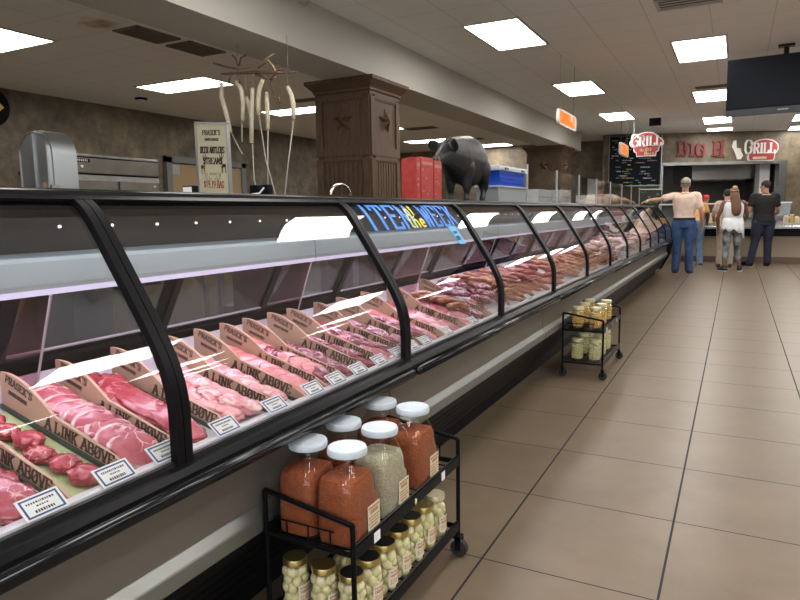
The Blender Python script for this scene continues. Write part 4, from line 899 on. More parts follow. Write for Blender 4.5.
# ------------------------------------------------------------------ preparation area behind the cases
ps = PY(195, 122, 4.6); pe = PY(227.5, 128, 4.6); bw = pe.x-ps.x; bz = 1.30; bt = ps.z
k = thing('sign_board', 'tall cream sign board in a grey metal frame standing behind the cases', 'sign board', (ps.x, 4.6, 0))
mb = MB(); mb.box(0, .022, -.015, .03, .0, bt); mb.box(bw-.012, bw, -.012, .03, bz-.1, bt-.03)
mb.prism([(0, bt), (bw, bt-.035), (bw, bt-.05), (0, bt-.02)], 'y', -.015, .03); mb.box(0, bw, -.012, .03, bz-.1, bz-.08); mb.box(-.18, .22, -.2, .2, 0, .02); mb.build('frame', M['alum'], k)
MB().prism([(.022, bz-.08), (bw-.012, bz-.08), (bw-.012, bt-.05), (.022, bt-.021)], 'y', -.006, .012).build('board', M['cream'], k)
mb = MB(); sm = lambda u, v: plane_map((u, -.0065, v), (1, 0, -.06), (.06, 0, 1))
def cline(mb, txt, h, w, v, th, serif=0): W_ = text_w(txt, w); lettering(mb, txt, sm((bw+.01-W_)/2, v), h, w, th, .002, .22, serif)
cline(mb, "PRASEK'S", .042, .024, bt-.125, .007, .005); cline(mb, 'SMOKEHOUSE', .022, .014, bt-.178, .004); cline(mb, 'DEER ANTLERS', .055, .021, bt-.285, .009, .006); cline(mb, 'STREAMS', .055, .028, bt-.385, .009, .006)
mb.build('dark_lettering', M['ink'], k)
mb = MB(); cline(mb, '$19.19 BAG', .06, .024, bt-.60, .008, .005); mb.build('red_lettering', mat('brick_red_ink', (.40, .09, .05), .6), k)
mb = MB()
for cx, s in ((.075, 1), (bw-.06, -1)):        # small antlered deer marks
    z = bt-.43
    mb.prism([(cx-.022, z), (cx+.022, z), (cx+.026, z+.03), (cx-.02, z+.034)], 'y', -.0085, -.006)
    for dx in (-.018, .016): mb.prism([(cx+dx, z-.05), (cx+dx+.006, z-.05), (cx+dx+.006, z+.005), (cx+dx, z+.005)], 'y', -.0085, -.006)
    mb.prism([(cx+s*.018, z+.03), (cx+s*.03, z+.03), (cx+s*.034, z+.06), (cx+s*.02, z+.065)], 'y', -.0085, -.006)
    for dx, dz in ((-.02, .06), (.01, .075), (.03, .05)): mb.prism([(cx+s*.024, z+.06), (cx+s*.03, z+.06), (cx+s*.03+dx, z+.06+dz), (cx+s*.024+dx, z+.06+dz)], 'y', -.0085, -.006)
mb.build('deer_marks', M['ink'], k)
mb = MB()
for s in (-1, 1):
    pts = [(bw/2+s*(.02+.10*t), bt-.52+.13*t*t-.05*math.sin(PI*t)) for t in [i/8 for i in range(9)]]
    mb.tube([(p[0], -.0075, p[1]) for p in pts], .003, 6)
    for t in (3, 5, 7): mb.tube([(pts[t][0], -.0075, pts[t][1]), (pts[t][0]-s*.015, -.0075, pts[t][1]+.045)], .0025, 6)
cline(mb, 'oooo', .03, .02, bt-.49, .004); mb.build('antler_mark', mat('tan_ink', (.45, .30, .14), .6), k)
# band saw
sc_ = PY(38, 165, 3.2); k = thing('band_saw', 'tall stainless meat band saw with rounded wheel housing at left', 'band saw', (sc_.x, 3.2, 0))
top = PY(36, 130, 3.2).z; r = .185; cz = top-r
def arch(r, z0, cz, n=20): return [(-r, z0)]+[(r*math.cos(PI-PI*i/n), cz+r*math.sin(PI*i/n)) for i in range(n+1)]+[(r, z0)]
MB().prism(arch(r, 1.12, cz), 'y', 0, .20).build('wheel_housing', M['sawsteel'], k, angle=30)
mb = MB(); a1 = arch(r, 1.12, cz); a2 = arch(r-.022, 1.14, cz); mb.prism(arch(r-.012, 1.14, cz), 'y', -.03, -.002); mb.build('housing_door', M['sawsteel'], k, angle=30)
mb = MB(); mb.box(-.006, .02, -.045, -.031, 1.13, top-.03); mb.tube([(x, -.032, z) for x, z in arch(r-.02, 1.15, cz)], .007, 6); mb.build('door_rib', M['steel'], k)
MB().box(r-.09, r-.045, -.04, -.031, 1.42, 1.52).build('label_plate', mat('tan_plate', (.42, .33, .22), .5), k); MB().box(r-.03, r+.012, -.035, .03, 1.44, 1.50).build('latch', M['steeldull'], k)
MB().tube([(-r-.05, .0, cz-.13), (-r+.02, .0, cz-.13)], .016, 10).build('tension_knob', M['rubber'], k, True)
MB().box(.06, .26, .06, .30, .78, 1.12).build('neck', M['sawsteel'], k); MB().box(-.45, .42, -.1, .5, .74, .78).build('table', M['steel'], k); MB().box(-.23, .28, 0, .36, 0, .74, bev=.01).build('base', M['sawsteel'], k)
# fridge against left wall
k = thing('upright_refrigerator', 'wide stainless upright refrigerator against the left wall beside the band saw', 'refrigerator', (-10.2, 6.88, 0)); fw, fz = 1.80, 2.28
MB().box(0, .70, 0, fw, .1, fz).build('cabinet', M['fridge'], k); MB().box(.05, .66, .05, fw-.05, 0, .1).build('kick', M['blackmat'], k)
MB().box(.70, .725, .0, fw, fz-.30, fz-.06, bev=.004).build('control_panel', M['fridge'], k); MB().box(.70, .71, 0, fw, fz-.06, fz-.04).build('shadow_gap', M['blackmat'], k); MB().box(.70, .715, .0, fw, fz-.035, fz, bev=.003).build('top_trim', M['steel'], k)
MB().box(.7002, .712, 0, fw, fz-.33, fz-.305).build('lower_gap', M['blackmat'], k)
bd = MB().box(.725, .731, .05, .38, fz-.13, fz-.075).build('badge', M['blackmat'], k); mb = MB(); lettering(mb, 'IIIIIIII', plane_map((.731, .08, fz-.112), (0, 1, 0), (0, 0, 1)), .022, .035, .016, .001, .4); mb.build('badge_lettering', M['white'], bd)
MB().tube([(.725, .22, fz-.20), (.74, .22, fz-.20)], .022, 14).build('thermometer', M['white'], k, angle=40)
for i in range(2):
    y0 = i*fw/2; d = MB().box(.70, .74, y0+.03, y0+fw/2-.03, .15, fz-.42, bev=.005).build('door', M['fridge'], k); MB().tube([(.775, y0+(fw/2-.09 if i == 0 else .09), .9), (.775, y0+(fw/2-.09 if i == 0 else .09), 1.4)], .014, 10).build('handle', M['steel'], d)
MB().box(.70, .728, 0, fw, fz-.42, fz-.335).build('door_header', M['steel'], k); MB().box(.741, .748, fw-.14, fw-.10, fz-.50, fz-.47).build('lock', M['white'], k)
# round neon sign on the left wall
q = PX(-10, 106, -10.2); k = thing('round_wall_sign', 'black round wall sign with a yellow mark, cut by the left edge of the photo', 'sign', (-10.24, q.y, q.z))
T = Matrix.Rotation(PI/2, 4, 'Y'); mb = MB(); mb.lathe([(.0, .0), (.30, .0), (.30, .05), (.27, .06), (.0, .06)], n=32); 
for v in mb.bm.verts: v.co = T @ v.co
mb.build('disc', M['black'], k, angle=40); mb = MB(); mb.prism([(-.22, -.15), (.05, -.13), (.2, .0), (.14, .06), (-.1, .02), (-.2, .05)], 'x', .061, .068); mb.build('yellow_mark', mat('yellow_sign', (.75, .5, .08), .5), k)
# prep table and black machine
k = thing('prep_table', 'stainless shelf top seen just above the cases left of the wood column', 'prep table', (-3.35, 4.45, 0))
MB().box(-.35, .35, -.55, .55, 1.30, 1.34).build('table_top', M['steel'], k)
for x in (-.32, .32):
    for y in (-.52, .52): MB().box(x-.02, x+.02, y-.02, y+.02, 0, 1.30).build('leg', M['steel'], k)
MB().box(-.33, .33, -.53, .53, .5, .53).build('lower_shelf', M['steel'], k)
q = PY(262, 197, 3.6)
k = thing('sealing_machine', 'small black machine with two upright rounded panels and a pale bar behind the cases', 'machine', (q.x, 3.6, 0))
for dx in (-.052, .045): MB().box(dx-.034, dx+.034, -.03, .03, 1.22, q.z+.085, bev=.02).build('upright_panel', M['blackmat'], k)
MB().box(-.20, .22, -.2, .2, 1.18, 1.22).build('base_plate', M['steel'], k); MB().box(-.17, .19, -.15, .15, 0, 1.18).build('stand', M['steeldull'], k)
MB().tube([(-.10, -.05, q.z+.012), (.02, -.05, q.z+.025), (.06, -.05, q.z+.06)], .006, 8).build('pale_bar', M['white'], k)
# hanging sticks
HY = 4.75
def HP(x, y): return PY(x, y, HY)
M['twig'] = mat('dry_twig', (.10, .05, .04), .7, col2=(.2, .11, .07), scale=30); M['wire'] = mat('grey_wire', (.16, .14, .12), .5); M['palestick'] = mat('pale_stick', (.62, .53, .38), .6, col2=(.7, .62, .46), scale=30); M['rodgrey'] = mat('pale_rod', (.42, .40, .35), .5)
k = thing('hanging_branch', 'dried branch and wire rack hung under the beam holding pale sticks', 'branch rack')
mb = MB(); mb.tube([HP(222, 74), HP(240, 73), HP(255, 72), HP(276, 73), HP(298, 72)], .007, 8, [.009, .013, .016, .012, .008]); mb.build('main_branch', M['twig'], k, True)
for pts in ([(213, 63), (226, 67), (238, 69), (250, 68)], [(238, 66), (236, 59), (232, 55)], [(239, 66), (241, 58), (246, 55)], [(258, 68), (264, 64), (266, 63)], [(276, 76), (270, 82), (275, 96), (277, 104)], [(270, 80), (278, 70), (283, 68)], [(278, 96), (280, 104)], [(232, 72), (229, 82)], [(239, 74), (240, 84)], [(254, 73), (262, 77), (268, 79)]):
    MB().tube([HP(*p) for p in pts], .008, 6).build('twig', M['twig'], k, True)
for pts in ([(262, 62), (268, 57), (274, 54)], [(262, 62), (268, 60), (273, 66), (276, 72)]): MB().tube([HP(*p) for p in pts], .006, 6).build('straw_strand', mat('straw', (.5, .42, .22), .6), k, True)
for px in (238, 288):
    a = HP(px, 72); MB().tube([a, Vector((a.x, min(a.y, HY), 2.79) if px == 0 else (a.x, a.y, 2.79))], .003, 6).build('hanging_wire', M['wire'], k)
ST = [([(223, 83), (223, 97), (228, 115), (232, 132)], [(233, 133), (240, 147), (244, 154)], 'leftmost pale curved stick hanging from the branch rack'), ([(236, 82), (241, 89), (243, 102), (242.5, 121)], [(242, 122), (242, 142)], 'second pale stick from the left hanging from the branch rack'),
 ([(245, 97), (248, 106), (249, 115)], None, 'short pale stick hanging behind the others'), ([(254, 88), (253, 110), (253, 143)], [(254, 144), (255.5, 178), (259, 196)], 'long straight pale stick with a thin rod reaching down to the case top'),
 ([(263, 79), (259, 90), (258, 103), (258.5, 115)], [(259, 116), (266, 160), (276, 196)], 'pale stick left of the tall rod with a slanting thin rod'), ([(265, 92), (266, 110), (266.5, 129)], [(266.5, 130), (266.5, 196)], 'pale stick with a straight vertical white rod'),
 ([(289, 87), (293, 96), (295, 107), (295, 119)], [(295, 120), (290, 160), (286, 197)], 'rightmost pale stick hanging near the wood column')]
for i, (g, rod, lab) in enumerate(ST):
    k = thing('hanging_stick', lab, 'hanging stick', (0, 0, 0), 0, 'pale sticks hanging from the branch rack'); off = Vector((0, .02*(i % 3)-.02, 0))
    MB().tube([HP(*p)+off for p in g], .020, 10, [.017]+[.021]*(len(g)-2)+[.019]).build('grip', M['palestick'], k, True)
    a = HP(*g[0])+off; MB().tube([a, HP(g[0][0]+(2 if i % 2 else -1), 73)+off], .0025, 6).build('hook_wire', M['wire'], k)
    if rod: MB().tube([HP(*p)+off for p in rod], .006, 8).build('rod', M['rodgrey'], k, True)
#@@FAR
# ------------------------------------------------------------------ signs, menu board, television
M['signred'] = mat('sign_red', (.36, .035, .04), .45); M['letterred'] = mat('letter_red', (.22, .03, .03), .5); M['signwhite'] = mat('sign_white', (.78, .76, .72), .45); M['orange_'] = mat('sign_orange', (.85, .20, .01), .5, emit=(1, .22, .01), estr=.5)
def WM(u, v, off): return Matrix(((WU.x, 0, -WN.x, 0), (WU.y, 0, -WN.y, 0), (0, 1, 0, 0), (0, 0, 0, 1)))
def wall_map(px, py, off): 
    a = GW @ PW(px, py, off); return plane_map(a, WU, (0, 0, 1))
pxm = (PW(720, 150).x-PW(680, 150).x)/40           # metres of wall per pixel near the lettering
a, b = PW(678, 149.5, -.02), PW(722, 149.5, -.02)
for ch, p0, p1 in (('B', 678, 686.5), ('I', 690, 693), ('G', 695.5, 704.5), ('H', 713, 722)):
    u0, u1 = PW(p0, 155.5, -.02), PW(p1, 155.5, -.02); big = ch in 'BH'; h = (u1.x-u0.x)*(1.55 if big else 1.25) if ch != 'I' else (PW(704.5, 155.5).x-PW(695.5, 155.5).x)*1.25
    zb = PW(690, 155.5, -.02).z; mb = MB(); w = (u1.x-u0.x)*(1 if ch != 'I' else 1/.55)
    lettering(mb, ch, wall_map(p0, 155.5, -.005), h, w, .07, .05, .2, .06); o = mb.build('wall_letter', M['letterred'])
    tag(o, f'dark red raised capital letter {ch} on the wall above the grill opening', 'letter', 'red letters on the grill wall')
mp = wall_map(731, 159.5, -.01); k = thing('state_outline_sign', 'white state-shaped cutout on the wall between the H and the red oval', 'wall sign')
pts = [(.03, .48), (.10, .50), (.12, .30), (.22, .28), (.25, .18), (.30, .10), (.24, .0), (.15, .0), (.10, .14), (.05, .26), (.0, .33)]
mb = MB(); A_ = [mb.bm.verts.new(mp(u, v, 0)) for u, v in pts]; B_ = [mb.bm.verts.new(mp(u, v, .03)) for u, v in pts]; n = len(pts)
for i in range(n): mb.bm.faces.new((A_[i], A_[(i+1) % n], B_[(i+1) % n], B_[i]))
mb.bm.faces.new(A_[::-1]); mb.bm.faces.new(B_); mb.build('cutout', M['signwhite'], k)
def grill_sign(name, label, mp, W, Hh, outline, texts):
    k = thing(name, label, 'sign')
    def ext(pts, d0, d1, nm, m):
        mb = MB(); A_ = [mb.bm.verts.new(mp(u*W, v*Hh, d0)) for u, v in pts]; B_ = [mb.bm.verts.new(mp(u*W, v*Hh, d1)) for u, v in pts]; n = len(pts)
        for i in range(n): mb.bm.faces.new((A_[i], A_[(i+1) % n], B_[(i+1) % n], B_[i]))
        mb.bm.faces.new(A_[::-1]); mb.bm.faces.new(B_); return mb.build(nm, m, k)
    cx = .5; cy = .5
    ext(outline, 0, .08, 'sign_body', M['signwhite']); ext([(cx+(u-cx)*.94, cy+(v-cy)*.92) for u, v in outline], .08, .088, 'red_face', M['signred'])
    for nm, txt, u, v, h, w, th, m, sf in texts:
        mb = MB(); lettering(mb, txt, lambda a, b_, d: mp(u*W+a, v*Hh+b_, .089+d), h*Hh, w*W, th*Hh, .012, .2, sf*W); mb.build(nm, m, k)
    return k
arc = lambda c, rx_, ry_, a0, a1, n: [(c[0]+rx_*math.cos(math.radians(a0+(a1-a0)*i/n)), c[1]+ry_*math.sin(math.radians(a0+(a1-a0)*i/n))) for i in range(n+1)]
OUT = [(.22, .0), (.78, .0), (.80, .18), (.86, .20), (.88, .36)]+arc((.88, .54), .12, .17, -80, 60, 6)+arc((.5, .55), .42, .45, 38, 142, 10)+arc((.12, .56), .12, .18, 110, 265, 7)+[(.12, .36), (.14, .2), (.20, .18)]
M['signcream'] = mat('sign_cream', (.70, .58, .36), .5)
HYS = 15.9; o0 = PY(629.5, 157.5, HYS); o1 = PY(664.5, 131, HYS)
k = grill_sign('hanging_sign', 'red and white hanging sign with GRILL over two small script words before the menu board', plane_map(o0, (1, 0, 0), (0, 0, 1)), o1.x-o0.x, o1.z-o0.z, OUT,
    [('large_lettering', 'G', .06, .42, .50, .22, .085, M['signwhite'], .0), ('large_lettering', 'RILL', .30, .42, .40, .155, .075, M['signwhite'], .03), ('small_lettering', 'order', .32, .22, .13, .065, .03, M['signcream'], 0), ('small_lettering', 'Here', .46, .05, .13, .065, .03, M['signcream'], 0)])
a = PY(634, 137, HYS); MB().tube([(a.x, HYS-.04, a.z), (a.x, HYS-.04, CZ)], .012, 8).build('hanging_rod', M['alum'], k); a = PY(655, 132, HYS); MB().box(a.x-.12, a.x+.12, HYS-.1, HYS+.02, CZ-.16, CZ).build('ceiling_mount', M['blackmat'], k)
q0 = GW @ PW(742.5, 161.5, -.01); W_ = PW(776.5, 161.5).x-PW(742.5, 161.5).x; H_ = PW(760, 139.5).z-PW(760, 161.5).z
OUT2 = [(.16, .0), (.86, .0), (.90, .12), (.90, .28)]+arc((.60, .60), .40, .40, -30, 200, 18)+[(.12, .30), (.12, .10)]
grill_sign('wall_sign', 'red oval wall sign with white GRILL letters at the upper right', plane_map(q0, WU, (0, 0, 1)), W_, H_, OUT2,
    [('large_lettering', 'G', .0, .36, .58, .22, .09, M['signwhite'], 0), ('large_lettering', 'RILL', .27, .36, .44, .15, .08, M['signwhite'], .03), ('small_lettering', 'oooooo', .26, .09, .15, .055, .035, M['signcream'], 0)])
# orange hanging signs facing the aisle
def orange_sign(q, label, Wd, Hd):
    k = thing('orange_sign', label, 'sign', q, 0, 'orange hanging signs')
    rp = []
    for cx, cz, a0 in ((Wd-.08, Hd-.08, 0), (.08, Hd-.08, 90), (.08, .08, 180), (Wd-.08, .08, 270)): rp += arc((cx, cz), .08, .08, a0, a0+90, 5)
    MB().prism(rp, 'x', -.02, .02).build('sign_body', M['signwhite'], k)
    for s, ux in ((.051, (0, 1, 0)), ):
        mb = MB(); mb2 = mb; lettering(mb, 'DELI', lambda u, v, d: Vector((.0205+d, .09+u, .06+v)), Hd-.12, (Wd-.18)/4.4, .095, .008, .22, .0); mb.build('orange_lettering', M['orange_'], k)
    for y in (.12, Wd-.12): MB().tube([(0, y, Hd), (0, y, CZ-q.z)], .004, 6).build('hanging_wire', M['wire'], k)
h = PZ(571, 64, CZ); q = PX(557.5, 124, h.x); e = PX(575, 131, h.x); t = PX(557.5, 107.5, h.x)
orange_sign(q, 'orange lettered white hanging sign under the ceiling by the beam, nearer one', e.y-q.y, t.z-q.z)
X2 = h.x; q = PX(619.5, 154, X2); e = PX(627.5, 156.5, X2); t = PX(619.5, 141.5, X2)
orange_sign(q, 'orange lettered white hanging sign in front of the menu board, farther one', min(e.y-q.y, 1.6), t.z-q.z)
# menu board
def wbox(mb, x0, y0, x1, y1, off, d):
    a = PW(x0, y1, off); b = PW(x1, y0, off); mb.box(min(a.x, b.x), max(a.x, b.x), off-d, off, a.z, b.z, GW); return mb
k = thing('menu_board', 'black chalk menu board in an aluminium frame left of the grill opening', 'menu board')
wbox(MB(), 609, 136, 661, 185.5, -.10, .04).build('board', mat('chalkboard', (.008, .011, .012), .6, spec=.08), k)
mb = MB()
for r in ((608, 135, 609.6, 187), (660, 135, 661.6, 187), (608, 135, 661.6, 136.5), (608, 185, 661.6, 186.6)): wbox(mb, *r, -.10, .06)
mb.build('frame', M['alum'], k); wbox(MB(), 634.5, 136.5, 635.3, 185, -.14, .01).build('divider_strip', M['blackmat'], k)
for nm, colr, sd in (('white_chalk', (.6, .62, .62), 1), ('teal_chalk', (.08, .32, .33), 2), ('violet_chalk', (.35, .22, .42), 3), ('yellow_chalk', (.40, .38, .12), 4)):
    random.seed(sd); mb = MB()
    for i in range(26):
        y = 138+random.randint(0, 21)*2.2; x = random.uniform(610.5, 652) ; w = random.uniform(2, 7)
        if x < 634.5 < x+w: continue
        x2 = min(x+w, 659)
        xx = x
        while xx < x2: ww = random.uniform(.4, 1.0); wbox(mb, xx, y, min(xx+ww, x2), y+random.uniform(.7, 1.2), -.1405, .004); xx += ww+.35
    mb.build(nm, mat(nm, colr, .8), k)
k = thing('small_menu_board', 'small dark menu screen with greenish pictures under the large menu board', 'menu board')
wbox(MB(), 640, 190, 661, 206, -.10, .04).build('board', mat('dark_screen', (.015, .02, .018), .3), k)
random.seed(2); mb = MB()
for i in range(14): x, y = random.uniform(641, 657), random.uniform(191.5, 203); wbox(mb, x, y, x+random.uniform(1, 3), y+random.uniform(.6, 2), -.1405, .004)
mb.build('green_pictures', mat('green_print', (.10, .22, .08), .6), k); mb = MB()
for r in ((639, 188.6, 662, 190), ): wbox(mb, *r, -.10, .06)
mb.build('top_frame', M['alum'], k)
# television
TY_ = 9.75; a = PY(725.3, 117.5, TY_); b = PY(725.3, 61.5, TY_); k = thing('television', 'large black flat television hung from the ceiling at the upper right', 'television', (a.x, TY_, a.z), math.radians(-4)); k.rotation_euler.x = math.radians(5); w, h_ = 1.30, b.z-a.z
MB().box(0, w, 0, .07, 0, h_, bev=.006).build('cabinet', M['black'], k); MB().box(.02, w-.02, -.003, .004, .105, h_-.025).build('screen', mat('tv_screen', (.006, .007, .010), .2, spec=.08), k); MB().box(.0, w, -.012, .002, .0, .085, bev=.004).build('lower_bezel', mat('tv_bezel', (.02, .02, .022), .3), k)
MB().box(w/2-.06, w/2+.06, -.012, -.0125+.0015, .04, .055).build('logo_plate', M['alum'], k)
MB().tube([(w/2, .12, h_*.5), (w/2, .12, CZ-a.z)], .03, 12).build('mount_pole', M['black'], k); MB().box(w/2-.2, w/2+.2, .07, .12, h_*.3, h_*.7).build('mount_bracket', M['black'], k); MB().box(w/2-.09, w/2+.09, .03, .21, CZ-a.z-.03, CZ-a.z-.002).build('ceiling_plate', M['black'], k)
# ------------------------------------------------------------------ grill counter
k = thing('serving_counter', 'long beige serving counter with steel tray slide in front of the grill', 'serving counter', (0, 16.9, 0)); x0, x1 = -1.15, 8.9
MB().box(x0, x1, .10, 1.0, .12, .86).build('counter_body', mat('beige_laminate', (.34, .27, .19), .5), k); MB().box(x0, x1, .07, 1.0, 0, .13).build('base_tile', mat('brown_base_tile', (.12, .07, .045), .4), k)
MB().box(x0, x1, .06, .11, .60, .78).build('dark_band', M['blackmat'], k); MB().box(x0, x1, -.25, .12, .78, .83, bev=.006).build('tray_slide', M['steeldull'], k); MB().box(x0, x1, .12, 1.0, .86, .90).build('counter_top', M['steeldull'], k)
mb = MB()
for i in range(4): mb.tube([(x0, -.22+.09*i, .835), (x1, -.22+.09*i, .835)], .008, 8)
mb.build('slide_rails', M['chrome'], k)
k = thing('sneeze_guard', 'glass sneeze guard with a white top shelf along the serving counter', 'sneeze guard', (0, 16.9, 0)); g1 = PY(792, 204, 17.2).x
MB().box(x0-.55, g1, .25, .75, 1.345, 1.375).build('top_shelf', M['white'], k); MB().box(x0-.5, g1-.02, .27, .278, 1.05, 1.34).build('guard_glass', M['guardglass'], k)
MB().box(x0-.5, g1-.02, .70, .72, .905, 1.34).build('back_panel', mat('grey_panel', (.32, .33, .33), .4), k)
for x in (x0-.45, x0+.75, g1-.03): MB().tube([(x, .735, .905), (x, .735, 1.345)], .02, 10).build('guard_post', M['steel'], k)
random.seed(8)
fc = {'golden': (.55, .36, .12), 'brown': (.20, .09, .04), 'cream': (.68, .60, .42), 'green': (.14, .20, .06), 'red': (.40, .06, .04)}
for i, (x, c) in enumerate(((-.9, 'golden'), (-.52, 'cream'), (-.14, 'brown'), (.24, 'green'), (.62, 'golden'), (1.0, 'red'), (1.75, 'brown'))):
    k = thing('food_pan', f'steel food pan of {c} food in the serving counter, {ORD[i]} from the case end', 'food pan', (x, 17.34, .901), 0, 'food pans in the serving counter')
    MB().box(-.17, .17, -.13, .13, 0, .05, bev=.008).build('pan', M['steeldull'], k)
    mb = MB(); mb.ball((0, 0, .05), .155, .115, .05, sub=3)
    for v in mb.bm.verts: v.co += Vector((0, 0, .012))*noise.noise(v.co*22+Vector((i, 0, 0)))
    mb.build('food', mat('food_'+c, fc[c], .5), k, True)
for i, (px, c, h) in enumerate(((711, 'cream', .24), (714.5, 'golden', .26), (718, 'cream', .20), (722, 'white', .22), (786, 'cream', .17), (792, 'golden', .19), (797, 'cream', .15))):
    q = PY(px, 220, 17.02); k = thing('condiment_jar', f'{c} condiment container standing on the serving counter, {ORD[i]} from the man in the cap', 'container', (q.x, 17.05, .901), 0, 'condiment containers on the counter')
    MB().lathe([(.0, 0), (.052, 0), (.055, .01), (.055, h*.75), (.035, h*.88), (.035, h*.9)], n=16).build('container', M['white'] if c == 'white' else mat('cont_'+c, fc[c], .5), k, angle=40); MB().lathe([(.0, h*.9), (.04, h*.9), (.04, h), (.0, h)], n=16).build('lid', M['signwhite'], k, angle=40)
k = thing('black_cooler_chest', 'black chest unit between the case end and the serving counter', 'chest', (-1.85, 15.0, 0)); MB().box(-.55, .38, 0, 1.5, .06, .92, bev=.01).build('body', M['blackmat'], k); MB().box(-.57, .40, -.02, 1.52, .92, .97, bev=.008).build('top', M['steel'], k); MB().box(-.5, .33, .05, 1.45, 0, .06).build('base', M['blackmat'], k)
#@@PEOPLE
# ------------------------------------------------------------------ people
def skinmat(n, c): return mat(n, c, .5, sss=.05)
def cloth(n, a, b, sc=12): return mat(n, a, .85, col2=b, scale=sc, bump=.3, bscale=14)
def hand(mb, wr, d, palm, s=1.0, curl=.35):
    """wr: wrist, d: pointing direction, palm: direction the palm faces"""
    d = d.normalized(); p = (palm-d*palm.dot(d)).normalized(); side = d.cross(p)
    c = wr+d*.05*s
    limb(mb, [wr, wr+d*.03*s], [.026*s, .028*s], 10, 3)
    for o in (-.026, -.009, .009, .026): limb(mb, [wr+d*.02*s+side*o*.6*s, wr+d*.092*s+side*o*s], [.016*s, .0125*s], 8, 3)
    for o, L in ((-.028, .060), (-.0095, .072), (.0095, .076), (.028, .068)):
        a = wr+d*.090*s+side*o*s; b = a+(d+p*curl*.5).normalized()*L*.5*s; e = b+(d*.7+p*curl*1.3).normalized()*L*.5*s
        limb(mb, [a, b, e], [.0105*s, .0095*s, .008*s], 8, 3)
    a = wr+d*.028*s+side*.028*s; b = a+(d*.6+side*.75+p*.25).normalized()*.042*s; e = b+(d+p*.5+side*.1).normalized()*.036*s
    limb(mb, [a, b, e], [.015*s, .012*s, .0095*s], 8, 3)
def person(label, x, y, face, h, skin, top, bottom, shoes, arms, legs, hairm=None, cap=None, sleeve=.5, gw=1.0, long_hair=None, lean=0.0, head_turn=0.0, shirt_hem=1.0, sleeveless=False, shorts=None, group=None, extra=None, foot_dir=(.12, -.12), tail=None):
    k = thing('person', label, 'person', (x, y, 0), face); s = h/1.75
    V = lambda a: Vector(a)*s
    def ln(p):            # forward lean of everything above the hips
        p = Vector(p); q = max(0, p.z-.92*s); return Vector((p.x, p.y+q*math.sin(lean), p.z-q*(1-math.cos(lean))))
    sh = {-1: ln(V((-.185*gw, 0, 1.42))), 1: ln(V((.185*gw, 0, 1.42)))}
    A = {}
    for sd, key in ((-1, 'L'), (1, 'R')):
        a = arms[key]; A[sd] = (sh[sd], Vector(a[0]), Vector(a[1]), Vector(a[2]), Vector(a[3]))
    Lg = {}
    for sd, key in ((-1, 'L'), (1, 'R')): Lg[sd] = [V((sd*.095*gw, 0, .90))]+[V(p) for p in legs[key]]
    torso = [((0, 0, .86), .155, .115), ((0, .0, .95), .165, .12), ((0, .005, 1.06), .145, .105), ((0, .0, 1.18), .160, .112), ((0, -.005, 1.30), .178, .118), ((0, -.01, 1.39), .165, .10), ((0, -.01, 1.44), .12, .075), ((0, -.005, 1.47), .06, .055)]
    def tor(mb, ex, z0, z1, gx=gw, flare=0, n=20):
        secs = []; T2 = [q for q in torso if q[0][2] > z0+.01]
        if len(T2) < len(torso):
            p_, n_ = torso[len(torso)-len(T2)-1], T2[0]; t_ = (z0-p_[0][2])/(n_[0][2]-p_[0][2]); T2 = [((0, p_[0][1]+(n_[0][1]-p_[0][1])*t_, z0), p_[1]+(n_[1]-p_[1])*t_, p_[2]+(n_[2]-p_[2])*t_)]+T2
        for (c, a, b) in T2:
            if c[2] <= z1:
                f = 1+flare*max(0, (1.25-c[2])/.35); cc = ln(V(c)); secs.append((cc, (a*gx*f)*s+ex, (b*(.5+.5*gx)*f)*s+ex))
        mb.loft(secs, n, 2.3)
    hc = ln(V((0, .012, 1.615))); R = Matrix.Rotation(head_turn, 4, 'Z'); hd = lambda p: hc+(R @ (Vector(p)*s))
    mb = MB(); tor(mb, 0, 0, 2)
    limb(mb, [ln(V((0, -.005, 1.44))), ln(V((0, .0, 1.50))), hd((0, 0, -.03))], [.060*s, .054*s, .055*s])
    mb.ball(hc+Vector((0, 0, .02*s)), .073*s, .092*s, .095*s, R, 3); mb.ball(hd((0, .018, -.05)), .058*s, .068*s, .066*s, R, 3)
    limb(mb, [hd((0, .088, .012)), hd((0, .106, -.022))], [.010*s, .015*s], 8, 3); mb.ball(hd((0, .078, -.062)), .024*s, .012*s, .008*s, R, 2); mb.ball(hd((0, .072, -.098)), .024*s, .016*s, .016*s, R, 2)
    for e in (-1, 1): mb.ball(hd((e*.074, -.008, -.008)), .010*s, .020*s, .032*s, R, 2)
    for sd in (-1, 1):
        S, E_, W_, dr, pm = A[sd]
        limb(mb, [ln(V((sd*.10*gw, -.01, 1.41))), S, S.lerp(E_, .5), E_, E_.lerp(W_, .35), W_], [.054*s, .052*s, .045*s, .038*s, .039*s, .026*s])
        hand(mb, W_, dr, pm, s)
        H_, K_, An = Lg[sd]
        limb(mb, [H_, H_.lerp(K_, .5), K_, K_.lerp(An, .35), An], [.092*s*gw, .075*s*gw, .052*s, .054*s, .036*s])
    o = mb.build('body', skin, k); remesh(o, .0075, 3)
    # face
    for e in (-1, 1):
        MB().ball(hd((e*.030, .082, .018)), .0115*s, .009*s, .0075*s, R, 2).build('eye', M['eyewhite'], o, True)
    mb = MB(); mb.ball(hd((0, .0865, -.062)), .021*s, .008*s, .005*s, R, 2); mb.build('mouth', M['lips'], o, True)
    # top
    mb = MB(); tor(mb, .020*s, shirt_hem, 1.445, flare=tail or 0)
